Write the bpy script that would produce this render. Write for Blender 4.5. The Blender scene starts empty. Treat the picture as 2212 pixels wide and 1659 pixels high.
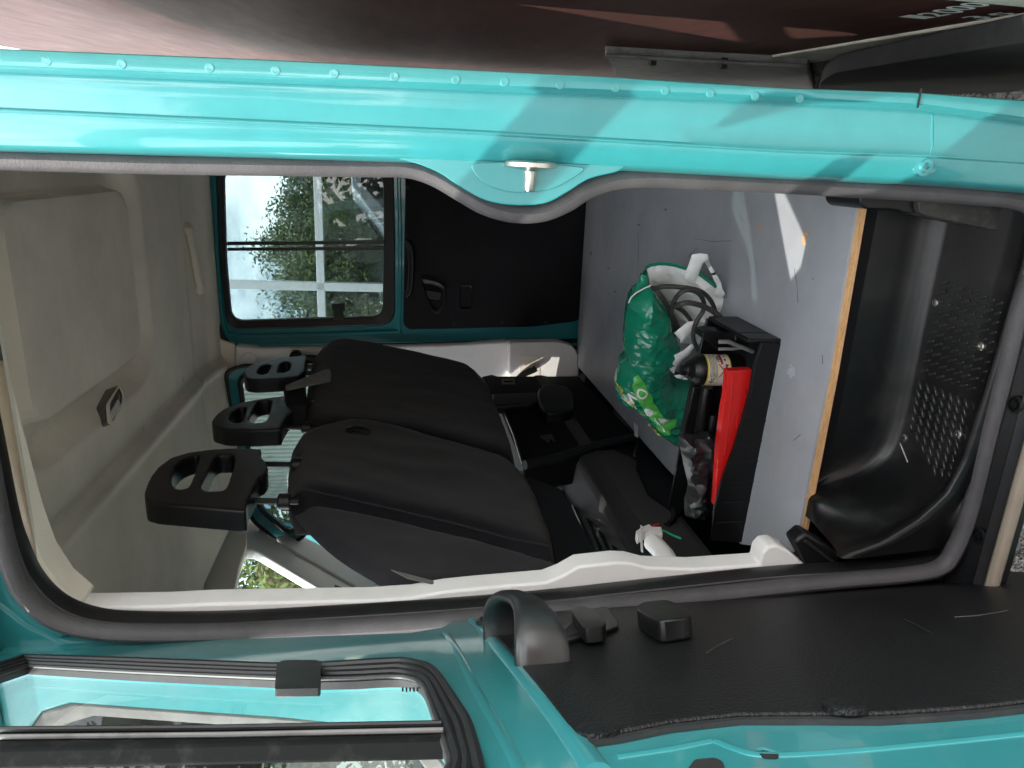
import bpy, bmesh, math, random
from mathutils import Vector as V, Matrix
from mathutils import noise as mnoise
from mathutils.geometry import tessellate_polygon, delaunay_2d_cdt
random.seed(7)
S = bpy.context.scene
COL = S.collection

# ------------------------------------------------------------------ camera
F_PX = 1533.0                                   # focal length in 2212 px picture widths
PSI, PIT = math.radians(17.2), math.radians(9.05)
CAM = V((0, 0, 1.24))
_c, _s = math.cos(PIT), math.sin(PIT)
HH = V((-math.sin(PSI), math.cos(PSI), 0))
FW = HH * _c - V((0, 0, 1)) * _s                # forward
DN = -HH * _s - V((0, 0, 1)) * _c               # picture right  (the photo lies on its side)
RT = V((math.cos(PSI), math.sin(PSI), 0))       # picture up
cd = bpy.data.cameras.new('camera')
cam = bpy.data.objects.new('camera', cd); COL.objects.link(cam)
cam.matrix_world = Matrix(((DN.x, RT.x, -FW.x, CAM.x), (DN.y, RT.y, -FW.y, CAM.y), (DN.z, RT.z, -FW.z, CAM.z), (0, 0, 0, 1)))
cd.sensor_width = 36; cd.lens = F_PX / 2212 * 36
cd.clip_start = 0.02; cd.clip_end = 600
S.camera = cam

# ------------------------------------------------------------------ sky + sun
SUNDIR = V((1.47, 1.0, -2.0)).normalized()      # direction the light travels
to_sun = -SUNDIR
world = bpy.data.worlds.new('World'); S.world = world; world.use_nodes = True
wn, wl_ = world.node_tree.nodes, world.node_tree.links
wn.clear()
sky = wn.new('ShaderNodeTexSky'); sky.sky_type = 'NISHITA'; sky.sun_disc = False
sky.sun_elevation = math.asin(to_sun.z); sky.sun_rotation = math.atan2(to_sun.x, to_sun.y)
sky.dust_density = 1.5; sky.air_density = 1.0
tc = wn.new('ShaderNodeTexCoord'); mp = wn.new('ShaderNodeMapping'); mp.inputs['Scale'].default_value = (2.2, 2.2, 5.0)
nz = wn.new('ShaderNodeTexNoise'); nz.inputs['Scale'].default_value = 1.6; nz.inputs['Detail'].default_value = 9; nz.inputs['Roughness'].default_value = .6
rp = wn.new('ShaderNodeValToRGB'); rp.color_ramp.elements[0].position = .40; rp.color_ramp.elements[1].position = .60
mx = wn.new('ShaderNodeMix'); mx.data_type = 'RGBA'; mx.inputs[7].default_value = (16.0, 15.6, 15.0, 1)
bg = wn.new('ShaderNodeBackground'); bg.inputs['Strength'].default_value = 0.15
wo = wn.new('ShaderNodeOutputWorld')
wl_.new(tc.outputs['Generated'], mp.inputs['Vector']); wl_.new(mp.outputs[0], nz.inputs['Vector']); wl_.new(nz.outputs['Fac'], rp.inputs['Fac'])
wl_.new(rp.outputs['Color'], mx.inputs[0]); wl_.new(sky.outputs[0], mx.inputs[6])
wl_.new(mx.outputs[2], bg.inputs['Color']); wl_.new(bg.outputs[0], wo.inputs['Surface'])
sd = bpy.data.lights.new('sun', 'SUN'); sd.energy = 2.0; sd.angle = math.radians(.5); sd.color = (1, .95, .86)
sun = bpy.data.objects.new('sun', sd); COL.objects.link(sun)
sun.rotation_euler = SUNDIR.to_track_quat('-Z', 'Y').to_euler(); sun.location = (-4, -3, 8)
S.render.engine = 'CYCLES'
S.view_settings.view_transform = 'Standard'; S.view_settings.look = 'None'
S.view_settings.exposure = 1.72; S.view_settings.gamma = 1; S.view_settings.use_curve_mapping = False
S.cycles.max_bounces = 12; S.cycles.transparent_max_bounces = 24; S.cycles.diffuse_bounces = 6

# ------------------------------------------------------------------ pixel -> place
def ray(x, y): return FW * F_PX + DN * (x - 1106) + RT * (829.5 - y)
def PY(x, y, Y): r = ray(x, y); return CAM + r * ((Y - CAM.y) / r.y)
def PX(x, y, X): r = ray(x, y); return CAM + r * ((X - CAM.x) / r.x)
def PZ(x, y, Z): r = ray(x, y); return CAM + r * ((Z - CAM.z) / r.z)
def PP(x, y, p0, n): r = ray(x, y); return CAM + r * ((p0 - CAM).dot(n) / r.dot(n))
DD = V((.48, -.88, 0)).normalized(); DN0 = V((.88, .48, 0)).normalized()
DP0 = V((-.561, .78, 1.138)); DNT = (DN0 + V((0, 0, .02))).normalized()
def PD(x, y, o=0.0): return PP(x, y, DP0 + DNT * o, DNT)
def DU(u, z, o=0.0):                           # point of the hinged door at u from the hinge, height z
    p = DP0 + DD * u; p.z = z
    return p - DN0 * ((z - DP0.z) * .02) + DNT * o
def vplane(a, b):                              # upright plane through two points
    d = (b - a); d.z = 0; d.normalize(); return a.copy(), V((d.y, -d.x, 0))

# ------------------------------------------------------------------ materials
M = {}
def mat(name, col, rough=.5, metal=0, spec=.5, coat=0, var=0, vscale=8, bump=0, bscale=200, vcol=None, vpos=(.45, .7), rvar=0, det=6, sheen=0, stretch=None):
    m = bpy.data.materials.new(name); m.use_nodes = True
    N, L = m.node_tree.nodes, m.node_tree.links
    b = N['Principled BSDF']
    b.inputs['Base Color'].default_value = (*col, 1); b.inputs['Roughness'].default_value = rough; b.inputs['Metallic'].default_value = metal
    b.inputs['Specular IOR Level'].default_value = spec; b.inputs['Coat Weight'].default_value = coat; b.inputs['Coat Roughness'].default_value = .06
    if sheen: b.inputs['Sheen Weight'].default_value = sheen
    t = N.new('ShaderNodeTexCoord'); g = N.new('ShaderNodeNewGeometry')
    src = g.outputs['Position']
    if stretch:
        mpn = N.new('ShaderNodeMapping'); mpn.inputs['Scale'].default_value = stretch; L.new(src, mpn.inputs['Vector']); src = mpn.outputs[0]
    if var or vcol:
        n = N.new('ShaderNodeTexNoise'); n.inputs['Scale'].default_value = vscale; n.inputs['Detail'].default_value = det; n.inputs['Roughness'].default_value = .65
        L.new(src, n.inputs['Vector'])
        r = N.new('ShaderNodeValToRGB'); r.color_ramp.elements[0].position, r.color_ramp.elements[1].position = vpos
        r.color_ramp.elements[0].color = (*col, 1)
        c2 = vcol if vcol else tuple(min(1, c * (1 + var)) for c in col)
        if not vcol: r.color_ramp.elements[0].color = (*[c * (1 - var) for c in col], 1); r.color_ramp.elements[0].position = .3
        r.color_ramp.elements[1].color = (*c2, 1)
        L.new(n.outputs['Fac'], r.inputs['Fac']); L.new(r.outputs['Color'], b.inputs['Base Color'])
        if rvar:
            mr = N.new('ShaderNodeMapRange'); mr.inputs[3].default_value = max(.02, rough - rvar); mr.inputs[4].default_value = min(1, rough + rvar)
            L.new(n.outputs['Fac'], mr.inputs[0]); L.new(mr.outputs[0], b.inputs['Roughness'])
    if bump:
        n2 = N.new('ShaderNodeTexNoise'); n2.inputs['Scale'].default_value = bscale; n2.inputs['Detail'].default_value = 4
        L.new(src, n2.inputs['Vector'])
        bp = N.new('ShaderNodeBump'); bp.inputs['Strength'].default_value = bump; bp.inputs['Distance'].default_value = .002
        L.new(n2.outputs['Fac'], bp.inputs['Height']); L.new(bp.outputs[0], b.inputs['Normal'])
    M[name] = m; return m
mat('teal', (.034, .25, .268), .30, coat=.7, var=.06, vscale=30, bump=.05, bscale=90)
mat('teal_shaded', (.012, .17, .20), .35, coat=.4, var=.05, vscale=12)  # same turquoise as outside, with the interior shade put into the colour
mat('rubber', (.065, .061, .065), .62, spec=.5, bump=.3, bscale=500, var=.2, vscale=20)
mat('rubber_dark', (.012, .012, .013), .45, var=.3, vscale=40)
mat('rubber_dusty', (.022, .023, .025), .5, vcol=(.06, .058, .054), vscale=45, vpos=(.5, .9))
mat('divider_rubber', (.008, .009, .009), .85, spec=.08, vcol=(.03, .03, .028), vscale=60, vpos=(.5, .8))
mat('black_plastic', (.0045, .0048, .0056), .38, spec=.38, vcol=(.012, .012, .013), vscale=9, vpos=(.45, .85), bump=.15, bscale=700, rvar=.12)
mat('panel_vinyl', (.0042, .005, .0057), .38, spec=.40, vcol=(.010, .011, .0118), vscale=14, vpos=(.45, .9), bump=.9, bscale=260, stretch=(1, 1, 2.2))
mat('black_dull', (.004, .0043, .006), .7, spec=.2, vcol=(.008, .008, .010), vscale=6)
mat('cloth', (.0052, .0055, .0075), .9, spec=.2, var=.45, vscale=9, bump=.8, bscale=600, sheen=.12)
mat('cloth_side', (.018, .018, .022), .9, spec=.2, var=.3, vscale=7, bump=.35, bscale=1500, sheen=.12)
mat('headliner', (.84, .775, .675), .95, spec=.1, var=.10, vscale=5, bump=.5, bscale=420)
mat('beige', (.74, .69, .60), .7, spec=.3, var=.06, vscale=6)
mat('white_trim', (.78, .77, .76), .55, spec=.4, vcol=(.68, .67, .66), vscale=18, vpos=(.5, .85), bump=.1, bscale=600)
mat('white_paint', (.75, .76, .75), .3, var=.05, coat=.3)
mat('well_plastic', (.0045, .0048, .0056), .36, spec=.4, vcol=(.026, .025, .0235), vscale=11, vpos=(.52, .82), bump=.15, bscale=700, rvar=.12, det=10)
mat('grip_plastic', (.022, .023, .024), .3, spec=.6, var=.2, vscale=40)
mat('board_paint', (.33, .345, .375), .5, spec=.45, vcol=(.27, .28, .30), vscale=6, vpos=(.42, .72), bump=.12, bscale=300, rvar=.12, det=10)
mat('ply', (.62, .40, .19), .7, vcol=(.36, .20, .08), vscale=40, vpos=(.45, .75), stretch=(1, 1, 12))
mat('bare_wood', (.66, .36, .17), .8, vcol=(.5, .27, .12), vscale=90)
mat('lifted_paint', (.42, .45, .5), .5, var=.1)
mat('steel', (.62, .60, .56), .32, metal=1, vcol=(.35, .2, .08), vscale=70, vpos=(.55, .75), rvar=.1)
mat('screw_metal', (.5, .48, .45), .35, metal=1, var=.3, vscale=200)
mat('bag_green', (.008, .21, .12), .17, spec=.7, vcol=(.012, .27, .16), vscale=25, vpos=(.4, .8), bump=.7, bscale=70)
mat('bag_light', (.10, .52, .09), .3, spec=.5, var=.1, vscale=40)
mat('bag_white', (.82, .83, .81), .4, vcol=(.68, .70, .69), vscale=30, vpos=(.45, .8), bump=.5, bscale=50)
mat('print_white', (.78, .80, .78), .4, var=.04)
mat('print_yellow', (.75, .66, .06), .4, var=.05)
mat('cable', (.035, .033, .031), .55, vcol=(.12, .10, .085), vscale=60, vpos=(.5, .8))
mat('red_plastic', (.62, .013, .012), .35, var=.06, vscale=20, coat=.15)
mat('label_white', (.76, .72, .62), .45, vcol=(.66, .6, .45), vscale=50)
mat('label_yellow', (.75, .58, .08), .45, var=.05)
mat('label_red', (.5, .02, .03), .45, var=.05)
mat('ink', (.02, .02, .02), .6, var=.1)
mat('bin_fabric', (.008, .008, .010), .4, spec=.6, vcol=(.035, .034, .04), vscale=30, vpos=(.45, .8), bump=.4, bscale=60)
mat('brown_paint', (.085, .032, .028), .6, spec=.12, vcol=(.055, .025, .021), vscale=4, vpos=(.35, .75), bump=.12, bscale=12, stretch=(1, 1, 6), rvar=.08)
mat('brown_matt', (.12, .05, .04), .55, vcol=(.085, .036, .03), vscale=9)
mat('beige_rail', (.55, .53, .45), .7, vcol=(.4, .38, .32), vscale=14, bump=.4, bscale=80)
mat('grey_steel', (.16, .16, .155), .6, vcol=(.09, .085, .08), vscale=25)
mat('under', (.008, .008, .008), .8, vcol=(.03, .03, .03), vscale=8)
mat('lamp_chrome', (.6, .6, .58), .3, metal=.7, var=.1)
mat('lamp_frame', (.12, .11, .10), .45, var=.05)
mat('lamp_lens', (.75, .73, .66), .25, var=.05)
mat('bark', (.09, .07, .05), .9, vcol=(.16, .17, .06), vscale=9, bump=.8, bscale=40)
mat('leaf_dark', (.035, .075, .018), .55, var=.45, vscale=3)
mat('leaf_mid', (.065, .11, .022), .55, var=.4, vscale=3)
mat('leaf_light', (.13, .18, .035), .5, var=.35, vscale=4)
mat('silver_paint', (.50, .52, .54), .25, metal=.2, coat=.6, var=.04)
mat('tyre', (.015, .015, .015), .8, var=.2)
mat('siding', (.36, .40, .35), .6, var=.08, vscale=3)
mat('render_wall', (.60, .61, .57), .85, vcol=(.42, .42, .38), vscale=7, bump=.6, bscale=20)
mat('brick_red', (.30, .13, .09), .85, var=.25, vscale=6)
mat('sand_sill', (.30, .25, .195), .7, vcol=(.22, .18, .14), vscale=20)
mat('lamp_red', (.5, .03, .02), .2, coat=.5, var=.05)
mat('lamp_clear', (.7, .7, .7), .1, coat=.5, var=.02)

def asphalt():
    m = bpy.data.materials.new('asphalt'); m.use_nodes = True; N, L = m.node_tree.nodes, m.node_tree.links
    b = N['Principled BSDF']; b.inputs['Roughness'].default_value = .9
    g = N.new('ShaderNodeNewGeometry')
    v = N.new('ShaderNodeTexVoronoi'); v.inputs['Scale'].default_value = 160; L.new(g.outputs['Position'], v.inputs['Vector'])
    r = N.new('ShaderNodeValToRGB'); r.color_ramp.elements[0].color = (.09, .085, .078, 1); r.color_ramp.elements[1].color = (.52, .49, .45, 1)
    r.color_ramp.elements[0].position = .1
    L.new(v.outputs['Color'], r.inputs['Fac'])
    n = N.new('ShaderNodeTexVoronoi'); n.feature = 'DISTANCE_TO_EDGE'; n.inputs['Scale'].default_value = 3.2
    nn = N.new('ShaderNodeTexNoise'); nn.inputs['Scale'].default_value = 9; L.new(g.outputs['Position'], nn.inputs['Vector'])
    ad = N.new('ShaderNodeMix'); ad.data_type = 'RGBA'; ad.inputs[0].default_value = .12; L.new(g.outputs['Position'], ad.inputs[6]); L.new(nn.outputs['Color'], ad.inputs[7]); L.new(ad.outputs[2], n.inputs['Vector'])
    r2 = N.new('ShaderNodeValToRGB'); r2.color_ramp.elements[0].color = (.2, .2, .2, 1); r2.color_ramp.elements[1].position = .012
    L.new(n.outputs['Distance'], r2.inputs['Fac'])
    mu = N.new('ShaderNodeMix'); mu.data_type = 'RGBA'; mu.blend_type = 'MULTIPLY'; mu.inputs[0].default_value = 1
    L.new(r.outputs['Color'], mu.inputs[6]); L.new(r2.outputs['Color'], mu.inputs[7]); L.new(mu.outputs[2], b.inputs['Base Color'])
    bp = N.new('ShaderNodeBump'); bp.inputs['Strength'].default_value = .8; bp.inputs['Distance'].default_value = .006
    L.new(v.outputs['Distance'], bp.inputs['Height']); L.new(bp.outputs[0], b.inputs['Normal'])
    M['asphalt'] = m
asphalt()
def glassmat(name, tint=(.93, .96, .95), base=.04, refl=1.0, ior=1.45):
    m = bpy.data.materials.new(name); m.use_nodes = True; N, L = m.node_tree.nodes, m.node_tree.links
    N.remove(N['Principled BSDF']); o = N['Material Output']
    t = N.new('ShaderNodeBsdfTransparent'); t.inputs['Color'].default_value = (*tint, 1)
    g = N.new('ShaderNodeBsdfGlossy'); g.inputs['Roughness'].default_value = .01; g.inputs['Color'].default_value = (refl, refl, refl, 1)
    f = N.new('ShaderNodeFresnel'); f.inputs['IOR'].default_value = ior
    # smears of dust on the pane
    ge = N.new('ShaderNodeNewGeometry'); n = N.new('ShaderNodeTexNoise'); n.inputs['Scale'].default_value = 4; n.inputs['Detail'].default_value = 8
    L.new(ge.outputs['Position'], n.inputs['Vector'])
    mr = N.new('ShaderNodeMapRange'); mr.inputs[1].default_value = .45; mr.inputs[2].default_value = .8; mr.inputs[3].default_value = 0; mr.inputs[4].default_value = base * 2
    L.new(n.outputs['Fac'], mr.inputs[0])
    d = N.new('ShaderNodeBsdfDiffuse'); d.inputs['Color'].default_value = (.7, .7, .7, 1)
    x = N.new('ShaderNodeMixShader'); y = N.new('ShaderNodeMixShader')
    sub = N.new('ShaderNodeMath'); sub.operation = 'SUBTRACT'; sub.inputs[0].default_value = 1; L.new(ge.outputs['Backfacing'], sub.inputs[1])
    mul = N.new('ShaderNodeMath'); mul.operation = 'MULTIPLY'; L.new(f.outputs[0], mul.inputs[0]); L.new(sub.outputs[0], mul.inputs[1])
    L.new(mul.outputs[0], x.inputs[0]); L.new(t.outputs[0], x.inputs[1]); L.new(g.outputs[0], x.inputs[2])
    L.new(mr.outputs[0], y.inputs[0]); L.new(x.outputs[0], y.inputs[1]); L.new(d.outputs[0], y.inputs[2])
    L.new(y.outputs[0], o.inputs['Surface']); M[name] = m
glassmat('glass'); glassmat('glass_door', (.94, .97, .96), .03, 1.0, 1.12); glassmat('glass_tint', (.40, .455, .47)); glassmat('glass_dark', (.35, .4, .4))

# ------------------------------------------------------------------ object helpers
WLOC = {}
def tag(o, label=None, cat=None, group=None, kind=None):
    if label: o['label'] = label
    if cat: o['category'] = cat
    if group: o['group'] = group
    if kind: o['kind'] = kind
    return o
def empty(name, loc, label, cat, group=None):
    o = bpy.data.objects.new(name, None); COL.objects.link(o); o.location = loc; o.empty_display_size = .1
    WLOC[o] = V(loc); return tag(o, label, cat, group)
def obj(name, verts, faces, m, parent=None, bevel=0, seg=2, ang=35, sub=0, fm=None, mats=None):
    vs = [V(v) for v in verts]
    lo = V([min(v[i] for v in vs) for i in range(3)]); hi = V([max(v[i] for v in vs) for i in range(3)])
    c = (lo + hi) / 2
    me = bpy.data.meshes.new(name); me.from_pydata([tuple(v - c) for v in vs], [], faces)
    bm = bmesh.new(); bm.from_mesh(me); bmesh.ops.recalc_face_normals(bm, faces=bm.faces[:]); bm.to_mesh(me); bm.free()
    for mm in (mats or [m]): me.materials.append(M[mm])
    if fm:
        for p, k in zip(me.polygons, fm): p.material_index = k
    me.polygons.foreach_set('use_smooth', [True] * len(me.polygons))
    if not sub: me.set_sharp_from_angle(angle=math.radians(ang))
    o = bpy.data.objects.new(name, me); COL.objects.link(o)
    WLOC[o] = c
    if parent is not None: o.parent = parent; o.location = c - WLOC[parent]
    else: o.location = c
    if bevel:
        b = o.modifiers.new('bevel', 'BEVEL'); b.width = bevel; b.segments = seg; b.limit_method = 'ANGLE'; b.angle_limit = math.radians(30); b.harden_normals = False
    if sub:
        s = o.modifiers.new('sub', 'SUBSURF'); s.levels = s.render_levels = sub
    return o
def clone(o, wloc, parent=None, label=None):
    c = o.copy(); COL.objects.link(c); WLOC[c] = V(wloc); c.parent = parent
    c.location = V(wloc) - (WLOC[parent] if parent else V((0, 0, 0)))
    if label: c['label'] = label
    return c
class MB:
    def __init__(s): s.v = []; s.f = []; s.m = []
    def add(s, vf, k=0):
        n = len(s.v); s.v += [V(p) for p in vf[0]]; s.f += [[i + n for i in f] for f in vf[1]]; s.m += [k] * len(vf[1]); return s
    def build(s, name, m, parent=None, **k): return obj(name, s.v, s.f, m, parent, fm=s.m if k.get('mats') else None, **k)
def prism(pts, vec):
    pts = [V(p) for p in pts]; vec = V(vec); n = len(pts)
    return pts + [p + vec for p in pts], [list(range(n)), list(range(2 * n - 1, n - 1, -1))] + [[i, (i + 1) % n, (i + 1) % n + n, i + n] for i in range(n)]
def box(c, h, ax=None):
    c = V(c); ax = ax or (V((1, 0, 0)), V((0, 1, 0)), V((0, 0, 1)))
    v = [c + ax[0] * h[0] * a + ax[1] * h[1] * b + ax[2] * h[2] * d for a in (-1, 1) for b in (-1, 1) for d in (-1, 1)]
    return v, [[0, 1, 3, 2], [4, 6, 7, 5], [0, 4, 5, 1], [2, 3, 7, 6], [0, 2, 6, 4], [1, 5, 7, 3]]
def tube(path, r, n=10, closed=False, flat=1.0, up=None, rs=None):
    P = [V(p) for p in path]; K = len(P); vs = []; fs = []; last = None
    for i, p in enumerate(P):
        a = P[i - 1] if (i > 0 or closed) else p; b = P[(i + 1) % K] if (i < K - 1 or closed) else p
        t = (b - a).normalized()
        if up is not None: s1 = t.cross(up).normalized()
        else:
            if last is None: last = t.orthogonal().normalized()
            s1 = (last - t * last.dot(t)).normalized(); last = s1
        s2 = t.cross(s1).normalized(); rr = rs[i] if rs else r
        for k in range(n):
            q = 2 * math.pi * k / n; vs.append(p + s1 * math.cos(q) * rr + s2 * math.sin(q) * rr * flat)
    for i in range(K if closed else K - 1):
        j = (i + 1) % K
        for k in range(n): fs.append([i * n + k, i * n + (k + 1) % n, j * n + (k + 1) % n, j * n + k])
    if not closed: fs += [list(range(n - 1, -1, -1)), list(range((K - 1) * n, K * n))]
    return vs, fs
def crv(pts, n=6, closed=False):                 # Catmull-Rom through tuples of any length
    K = len(pts); out = []
    for i in range(K if closed else K - 1):
        g = lambda j: pts[j % K] if closed else pts[max(0, min(K - 1, j))]
        p0, p1, p2, p3 = g(i - 1), g(i), g(i + 1), g(i + 2)
        for k in range(n):
            t = k / n
            out.append(tuple(.5 * (2 * b + (c - a) * t + (2 * a - 5 * b + 4 * c - d) * t * t + (3 * b - a - 3 * c + d) * t ** 3) for a, b, c, d in zip(p0, p1, p2, p3)))
    if not closed: out.append(tuple(pts[-1]))
    return out
def rrect(x0, y0, x1, y1, r, n=5):
    out = []
    for cx, cy, a in ((x1 - r, y1 - r, 0), (x0 + r, y1 - r, 90), (x0 + r, y0 + r, 180), (x1 - r, y0 + r, 270)):
        for k in range(n + 1): q = math.radians(a + 90 * k / n); out.append((cx + r * math.cos(q), cy + r * math.sin(q)))
    return out
def rpoly(pts, r, n=4):                          # round the corners of a 2D polygon
    out = []; K = len(pts)
    for i in range(K):
        p = V(pts[i][:2]); a = V(pts[i - 1][:2]) - p; b = V(pts[(i + 1) % K][:2]) - p
        rr = min(r, a.length * .45, b.length * .45); a = p + a.normalized() * rr; b = p + b.normalized() * rr
        for k in range(n + 1):
            t = k / n; q = a * (1 - t) ** 2 + p * 2 * t * (1 - t) + b * t * t; out.append((q.x, q.y))
    return out
def plate(outer, holes, vec, n=None):            # flat sheet with holes, extruded by vec
    loops = [[V(p) for p in outer]] + [[V(p) for p in h] for h in holes]; vec = V(vec)
    nn = vec.normalized(); e1 = nn.orthogonal().normalized(); e2 = nn.cross(e1)
    l2 = [[V((p.dot(e1), p.dot(e2), 0)) for p in l] for l in loops]
    tri = tessellate_polygon(l2); allp = [p for l in loops for p in l]; K = len(allp)
    vs = allp + [p + vec for p in allp]; fs = [list(t) for t in tri] + [[i + K for i in reversed(t)] for t in tri]
    o = 0
    for l in loops:
        m = len(l); fs += [[o + i, o + (i + 1) % m, o + (i + 1) % m + K, o + i + K] for i in range(m)]; o += m
    return vs, fs
def ring(a, b, vec):                             # frame between two matching loops
    n = len(a); vec = V(vec); vs = [V(p) for p in a] + [V(p) for p in b]; vs += [p + vec for p in vs]; fs = []
    for i in range(n):
        j = (i + 1) % n
        fs += [[i, j, n + j, n + i], [2 * n + i, 3 * n + i, 3 * n + j, 2 * n + j], [i, 2 * n + i, 2 * n + j, j], [n + i, n + j, 3 * n + j, 3 * n + i]]
    return vs, fs
def lathe(c, prof, n=24, ax=V((0, 0, 1))):       # profile [(r, h)] round an axis
    e1 = ax.orthogonal().normalized(); e2 = ax.cross(e1); vs = []; fs = []
    for r, hh in prof:
        for k in range(n): q = 2 * math.pi * k / n; vs.append(V(c) + ax * hh + (e1 * math.cos(q) + e2 * math.sin(q)) * r)
    for i in range(len(prof) - 1):
        for k in range(n): fs.append([i * n + k, i * n + (k + 1) % n, (i + 1) * n + (k + 1) % n, (i + 1) * n + k])
    fs += [list(range(n - 1, -1, -1)), list(range((len(prof) - 1) * n, len(prof) * n))]
    return vs, fs
def grid(fn, nu, nv, thick=None):
    vs = [V(fn(i / nu, j / nv)) for i in range(nu + 1) for j in range(nv + 1)]
    fs = [[i * (nv + 1) + j, (i + 1) * (nv + 1) + j, (i + 1) * (nv + 1) + j + 1, i * (nv + 1) + j + 1] for i in range(nu) for j in range(nv)]
    return vs, fs
def pillow(outl, p0, n, df, db, wr=.0, wf=30, step=.008, seed=0, edge=None):
    """closed cushion-like solid filling an outline that lies in the plane (p0, n); n points to the viewer side"""
    n = V(n).normalized(); e2 = V((0, 0, 1)); e1 = e2.cross(n).normalized(); e2 = n.cross(e1)
    o2 = [V(((V(p) - p0).dot(e1), (V(p) - p0).dot(e2))) for p in outl]
    res = []
    for i in range(len(o2)):                      # resample the rim
        a, b = o2[i], o2[(i + 1) % len(o2)]; k = max(1, int((b - a).length / step))
        res += [a + (b - a) * (j / k) for j in range(k)]
    o2 = res; K = len(o2)
    def inside(p):
        c = False; j = K - 1
        for i in range(K):
            if (o2[i].y > p.y) != (o2[j].y > p.y) and p.x < (o2[j].x - o2[i].x) * (p.y - o2[i].y) / (o2[j].y - o2[i].y) + o2[i].x: c = not c
            j = i
        return c
    def dist(p):
        best = 1e9
        for i in range(K):
            a = o2[i]; b = o2[(i + 1) % K]; ab = b - a; t = max(0, min(1, (p - a).dot(ab) / max(1e-12, ab.dot(ab)))); best = min(best, (a + ab * t - p).length)
        return best
    xs = [p.x for p in o2]; ys = [p.y for p in o2]; pts = []
    x = min(xs)
    while x < max(xs):
        y = min(ys)
        while y < max(ys):
            q = V((x + random.uniform(-.2, .2) * step, y + random.uniform(-.2, .2) * step))
            if inside(q) and dist(q) > step * .6: pts.append(q)
            y += step
        x += step
    w = edge or min(max(xs) - min(xs), max(ys) - min(ys)) * .5
    def hgt(q, d):
        t = min(1, d / w); base = math.sqrt(max(0, 1 - (1 - t) ** 2))
        nz = 0
        if wr:
            a = mnoise.noise(V((q.x * wf + seed, q.y * wf * .55, seed * 1.7))); b = mnoise.noise(V((q.x * wf * 2.3, q.y * wf * 2.1 + seed, 3.1)))
            nz = wr * ((1 - abs(a) * 2.2) * .7 + b * .5) * min(1, d / (w * .35))
        return base, nz
    cdt = delaunay_2d_cdt(o2 + pts, [], [list(range(K))], 1, 1e-6)
    v2, fc = cdt[0], cdt[2]
    vs = []; N = len(v2)
    dd = [dist(q) for q in v2]
    rim = [d < 1e-5 for d in dd]
    for q, d in zip(v2, dd): bs, nz = hgt(q, d); vs.append(p0 + e1 * q.x + e2 * q.y + n * (df * bs + nz))
    idx = {}
    for i, (q, d) in enumerate(zip(v2, dd)):
        if rim[i]: idx[i] = i
        else:
            bs, nz = hgt(q, d); idx[i] = len(vs); vs.append(p0 + e1 * q.x + e2 * q.y - n * (db * bs - nz * .3))
    fs = [list(f) for f in fc] + [[idx[i] for i in reversed(f)] for f in fc]
    def onto(p, lift=.0015):                       # lay a point of the plane on the front surface
        q = V(((V(p) - p0).dot(e1), (V(p) - p0).dot(e2))); bs, nz = hgt(q, dist(q) if inside(q) else 0)
        return p0 + e1 * q.x + e2 * q.y + n * (df * bs + nz + lift)
    return (vs, fs), onto
def textmesh(s, size, bold=0):
    cu = bpy.data.curves.new('t', 'FONT'); cu.body = s; cu.size = size; cu.fill_mode = 'FRONT'; cu.offset = bold
    to = bpy.data.objects.new('t', cu); COL.objects.link(to); bpy.context.view_layer.update()
    me = bpy.data.meshes.new_from_object(to.evaluated_get(bpy.context.evaluated_depsgraph_get()))
    vs = [v.co.copy() for v in me.vertices]; fs = [list(p.vertices) for p in me.polygons]
    bpy.data.objects.remove(to); bpy.data.meshes.remove(me); bpy.data.curves.remove(cu)
    return vs, fs

# ================================================================== GROUND
g = obj('ground', [(-120, -120, 0), (120, -120, 0), (120, 120, 0), (-120, 120, 0)], [[0, 1, 2, 3]], 'asphalt'); tag(g, kind='structure')

# ================================================================== VAN
van = empty('van', (-.7, 1.6, 0), 'turquoise van with its side door swung open, three black seats and beige roof lining inside', 'van')
# --- rear door post with folds, flange and spot welds
def lerp_rows(rows, x):
    for (xa, ya), (xb, yb) in zip(rows, rows[1:]):
        if x <= xb: return ya + (yb - ya) * (x - xa) / (xb - xa)
    (xa, ya), (xb, yb) = rows[-2:]; return ya + (yb - ya) * (x - xa) / (xb - xa)
RA = [(0, 105), (600, 130), (1000, 150), (1300, 165), (1700, 190), (1985, 200), (2212, 217)]
RB = [(0, 150), (1000, 190), (1700, 217), (2000, 234), (2212, 262)]
RC = [(0, 238), (1000, 285), (1700, 326), (2000, 336), (2212, 350)]
RE = [(0, 326), (600, 341), (900, 351), (1300, 365), (1700, 386), (2000, 400), (2212, 417)]
def post(u, v):
    x = -420 + u * 3200
    a, b, c, e = (lerp_rows(r, x) for r in (RA, RB, RC, RE))
    prof = [(a, .86), (a + .01, .708), (a + 1.5, .703), (a + 4, .702), (b - 9, .703), (b - 4, .706), (b, .722), (b + 6, .728), (b + 14, .727), (b + (c - b) * .5, .731),
            (c - 6, .735), (c - 2, .7335), (c + 1, .7335), (c + 5, .738), (c + 9, .738), (c + (e - c) * .5, .742), (e - 14, .747), (e - 5, .754), (e, .772), (e + 6, .80), (e + 8, .84)]
    k = v * (len(prof) - 1); i = min(len(prof) - 2, int(round(k - .0001)))
    i = int(round(k)); y, d = prof[i]
    return PY(x, y, d)
P_ = grid(post, 90, 20)
obj('door_post', *P_, 'teal', van, ang=50)
bul = crv([(862, 344), (905, 355), (950, 374), (985, 397), (1040, 429), (1100, 443), (1175, 440), (1225, 416), (1272, 387), (1330, 372), (1350, 362)], 4)
bul += [(1350, 345), (1105, 340), (862, 335)]
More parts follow.
